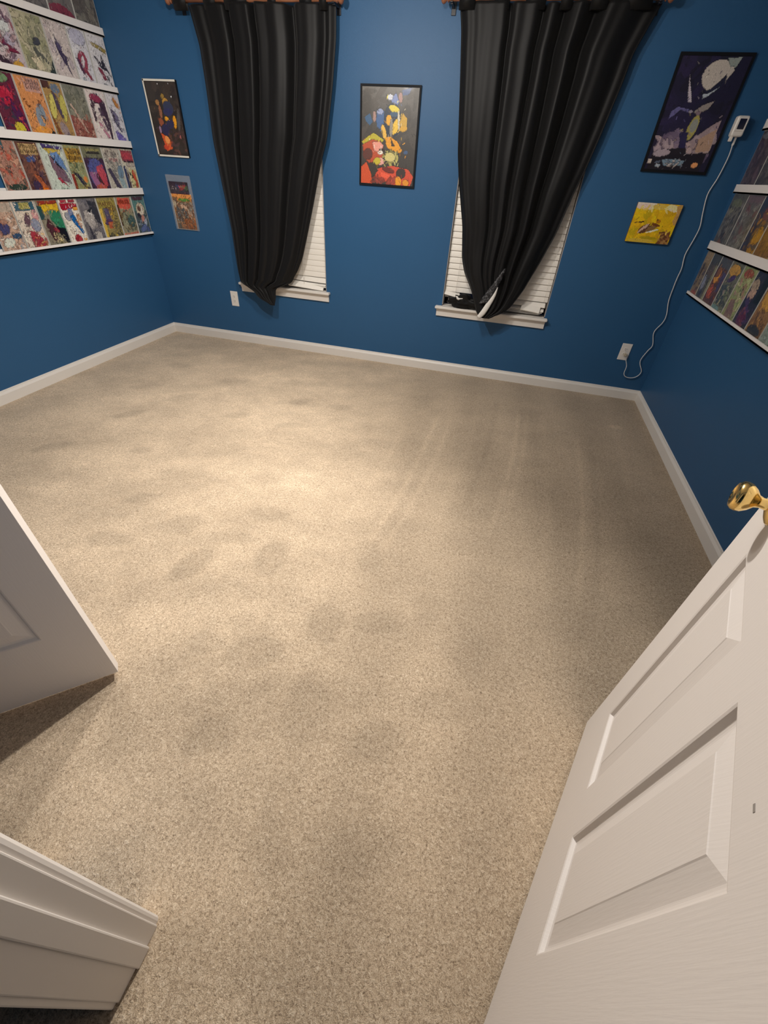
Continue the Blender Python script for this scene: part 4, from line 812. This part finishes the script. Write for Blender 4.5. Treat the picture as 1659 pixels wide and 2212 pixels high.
rp = [('bg','18142a'),('n',['1c1630','14101f','221a38'],60,.14,(0,.3,1,1)),('e',.62,.84,.23,.13,-.15,'a49c94'),('p',[(.66,.985),(.87,.99),(.83,.91),(.74,.92)],'7c8480'),('p',[(.88,1),(.84,.90),(.77,.81),(.67,.72),(.56,.66),(.75,.60),(1,.7),(1,1)],'18142a'),('p',[(.52,.71),(.6,.74),(.68,.80),(.74,.86),(.76,.80),(.7,.72),(.58,.70)],'18182c'),('p',[(.50,.69),(.58,.70),(.72,.76),(.60,.68),(.52,.65)],'98a0a8'),
 ('p',[(.20,.86),(.24,.80),(.34,.68),(.38,.62),(.32,.62),(.26,.72)],'a49ca4'),('p',[(.46,.54),(.56,.60),(.72,.64),(.66,.56),(.52,.52)],'7c7470'),('p',[(.12,.54),(.2,.58),(.4,.56),(.42,.53),(.25,.55),(.12,.46)],'54507a'),('e',.42,.54,.03,.015,0,'847c88'),('e',.54,.53,.04,.02,0,'6c5c64'),
 ('p',[(.10,.30),(.24,.36),(.4,.34),(.42,.26),(.36,.18),(.1,.14)],'54465a'),('e',.54,.40,.075,.115,-.08,'8c8448'),('e',.55,.42,.055,.06,0,'787a74'),
 ('p',[(.08,.22),(.3,.26),(.5,.24),(.6,.30),(.8,.42),(.93,.48),(.95,.2),(.7,.16),(.1,.10)],'847478'),('n',['94848a','6a5c70','a08c88','54485c'],40,.08,(.08,.12,.94,.34)),('p',[(.70,.30),(.92,.40),(.94,.20),(.72,.18)],'947a68'),
 ('p',[(.36,.36),(.5,.36),(.56,.16),(.44,.20),(.42,.28)],'1e1a3c'),('p',[(.06,.16),(.3,.20),(.55,.22),(.6,.16),(.92,.18),(.9,.0),(.04,.0)],'161018'),('e',.2,.16,.14,.035,.1,'8c8088'),('p',[(.24,.10),(.4,.11),(.62,.10),(.6,.05),(.3,.04)],'647888'),('n',['8c98a4','4c5464','a89c98'],20,.03,(.18,.04,.6,.11)),('e',.80,.06,.055,.028,0,'c08454'),('r',.02,.05,.09,.10,'a89c94')]
poster('large black framed poster with pale moon shape beside the right wall', .670, 1.053, 1.478, 2.003, rp, 9, gain=1.7, fw=.014)

# yellow canvas with a bee
x0, x1, z0, z1 = .722, .997, 1.103, 1.322
cv = empty('canvas_print', ((x0+x1)/2, YB, z0), 'yellow canvas photo of a bee below the moon poster', 'canvas print')
box('stretcher', -(x1-x0)/2, (x1-x0)/2, -.020, -.001, 0, z1-z0, CANVAS_SIDE, cv)
bee = [('bg','b08c18'),('n',['bc9818','a88410','c4a424','98861c','b4940c'],120,.10,(0,0,1,1)),('r',0,.90,.42,1,'c4b4a8'),('e',.2,.90,.22,.07,0,'bcaaa0'),('e',.52,.92,.16,.07,0,'b0984c'),('e',.82,.90,.14,.08,-.2,'c4b49c'),('n',['b8a040','c8b880'],14,.06,(.1,.82,.9,.95)),('e',.97,.88,.06,.14,0,'c4b088'),('p',[(.88,.95),(.93,.8),(.9,.6),(.95,.5),(1,.5),(1,1),(.93,1)],'9c7c4c'),
 ('e',.35,.36,.15,.10,.55,'4c3020'),('e',.28,.34,.015,.10,-.5,'a89080'),('e',.33,.39,.015,.10,-.5,'a89080'),('e',.38,.43,.015,.09,-.5,'a89080'),('e',.25,.30,.015,.08,-.5,'a89080'),('e',.50,.38,.13,.06,.5,'6c5434'),('p',[(.38,.26),(.5,.27),(.68,.36),(.62,.37),(.5,.32)],'dcccb0'),('e',.22,.52,.07,.018,.15,'3c2414'),('e',.10,.50,.04,.012,.2,'4c3418'),('e',.55,.48,.12,.035,-.2,'5c3414'),('e',.60,.56,.05,.05,0,'94641c'),('e',.57,.60,.02,.03,.4,'5c4010'),
 ('p',[(.70,.30),(.80,.32),(.90,.30),(.95,.36),(.98,.0),(.72,.0),(.78,.15)],'5c3820'),('n',['4c2c18','7c5438','8c7044'],24,.05,(.76,.0,.98,.3)),('e',.87,.28,.02,.05,0,'b89c50'),('e',.35,.05,.3,.05,0,'a8903c'),('e',.5,.13,.2,.04,0,'8c7a1c')]
art_plane('print', x1-x0, z1-z0, bee, 10, ARTC, cv, Matrix.Translation((0, -.0212, 0)), .0035, 1.7, busy=(20, .03), sat=1.1, ink=0)

# comic in a clear hanging bag
x0, x1, z0, z1 = -2.925, -2.700, .900, 1.276
hb = empty('bagged_comic', ((x0+x1)/2, YB, z0), 'comic in a clear hanging bag below the white-edged poster', 'comic book')
w, h = x1-x0, z1-z0
box('clear_bag', -w/2, w/2, -.010, -.001, 0, h, SLEEVE, hb)
hc = [('bg','2c2434'),('t',.08,.30,.42,.70,None,'c8c0c0',2),('e',.68,.55,.2,.2,.3,'9c3030'),('e',.5,.6,.1,.15,0,'2c3c64'),('e',.9,.5,.08,.2,0,'3c5c34'),('r',0,.0,1,.06,'4c2430')]
art_plane('header_card', w*.80, .082, hc, 11, ART, hb, Matrix.Translation((-.004, -.0112, h-.125)), .005, 1.2)
bc = [('bg','7a5c48'),('r',0,.90,1,1,'d88c48'),('r',.25,.80,.95,.90,'d08c44'),('e',.6,.84,.3,.04,0,'4c8438'),('n',['94603c','6c4430','a87848','4c5454','8c8c84','b4a898'],110,.08,(0,.0,1,.8)),('e',.5,.64,.2,.06,-.3,'c4a48c'),('n',['404c54','94989c','2c343c'],40,.06,(.1,.25,.6,.6)),('n',['8c4c24','643818','a05c30'],40,.07,(.4,.0,1,.3)),('e',.08,.72,.08,.1,0,'a89c88')]
art_plane('cover', w*.84, .246, bc, 12, ART, hb, Matrix.Translation((.004, -.0112, .006)), .005, 1.2)
box('backing_card', -w*.43, w*.43, -.0095, -.008, .003, .256, BOARD, hb)

# ------------------------------------------------------------------ outlets, plug-in monitor and cord
def outlet(xc, zc, label):
    root = empty('wall_outlet', (xc, YB, zc), label, 'outlet', None)
    box('cover_plate', -.037, .037, -.006, -.0005, -.0635, .0635, OUTLETW, root, bevel=.002)
    for sz in (-1, 1):
        bm = bmesh.new(); n = 28
        prof = [(max(-.0165, min(.0165, .0195*math.cos(2*math.pi*k/n))), .0145*math.sin(2*math.pi*k/n)) for k in range(n)]
        A = [bm.verts.new((x, -.0055, z+sz*.0195)) for x, z in prof]; B = [bm.verts.new((x, -.0085, z+sz*.0195)) for x, z in prof]
        for k in range(n): bm.faces.new((A[k], A[(k+1) % n], B[(k+1) % n], B[k]))
        bm.faces.new(B)
        rc = bm_obj('receptacle', bm, OUTLETW, root)
        bm = bmesh.new(); zc2 = sz*.0195
        bx(bm, -.0072, -.0052, -.0092, -.0084, zc2-.001, zc2+.008); bx(bm, .0052, .0072, -.0092, -.0084, zc2-.001, zc2+.007); bx(bm, -.002, .002, -.0092, -.0084, zc2-.009, zc2-.005)
        bm_obj('slots', bm, SLOT, rc)
    bm = bmesh.new(); bmesh.ops.create_cone(bm, cap_ends=True, segments=16, radius1=.003, radius2=.003, depth=.002, matrix=Matrix.Translation((0, -.0065, 0)) @ Matrix.Rotation(math.pi/2, 4, 'X')); bm_obj('screw', bm, LEDGE, root)
    return root
outlet(-2.460, .386, 'white wall outlet under the left window, empty')
outlet(1.013, .374, 'white wall outlet near the right corner with a cord plugged in')

dv = empty('plug_in_monitor', (1.118, YB, 1.705), 'small white plug-in gadget with dark screen beside the moon poster', 'electronic gadget')
bm = bmesh.new(); bx(bm, -.032, .032, -.052, -.001, -.046, .046); bm_obj('body', bm, OUTLETW, dv, bevel=.010, seg=4)
bm = bmesh.new(); bx(bm, -.026, .026, -.0560, -.050, -.022, .040); bm_obj('bezel', bm, OUTLETW, dv, bevel=.0015)
bm = bmesh.new(); bx(bm, -.0175, .0175, -.0575, -.0555, -.014, .032); bm_obj('screen', bm, SCREEN, dv, bevel=.0008)
bm = bmesh.new(); bx(bm, -.030, -.012, -.045, -.028, -.068, -.044); p = bm_obj('hanging_plug', bm, OUTLETW, dv, bevel=.003)
bm = bmesh.new(); bx(bm, .004, .016, -.026, -.014, -.085, -.044); p = bm_obj('cord_grip', bm, CORD, dv, bevel=.004)
cp = [(1.128,1.622,.020),(1.134,1.585,.016),(1.135,1.545,.013),(1.128,1.467,.012),(1.112,1.385,.012),(1.130,1.290,.014),(1.149,1.216,.014),(1.147,1.151,.012),(1.135,1.056,.012),(1.150,.973,.013),(1.149,.915,.013),(1.152,.856,.012),(1.160,.765,.012),(1.186,.674,.013),(1.184,.618,.013),(1.155,.544,.012),(1.184,.454,.014),(1.168,.406,.014),(1.148,.341,.014),(1.155,.301,.014),(1.188,.246,.014),(1.176,.205,.014),(1.138,.184,.016),(1.090,.188,.020),(1.066,.215,.024),(1.062,.272,.028),(1.038,.320,.036),(1.028,.345,.040)]
cdr = empty('power_cord', (1.13, YB, .19), 'thin white cord running from the wall gadget down to the outlet', 'cord')
tube('cable', [p-Vector(cdr.location) for p in catmull([(a, YB-c, b) for a, b, c in cp], 6)], .0030, CORD, cdr, n=8)
bm = bmesh.new(); bx(bm, -.010, .010, -.034, -.010, -.010, .012); bmesh.ops.translate(bm, verts=bm.verts, vec=Vector((1.020, YB, .357))-Vector(cdr.location)); bm_obj('plug', bm, simple('plug_beige', (.52, .46, .36), .5), cdr, bevel=.003)
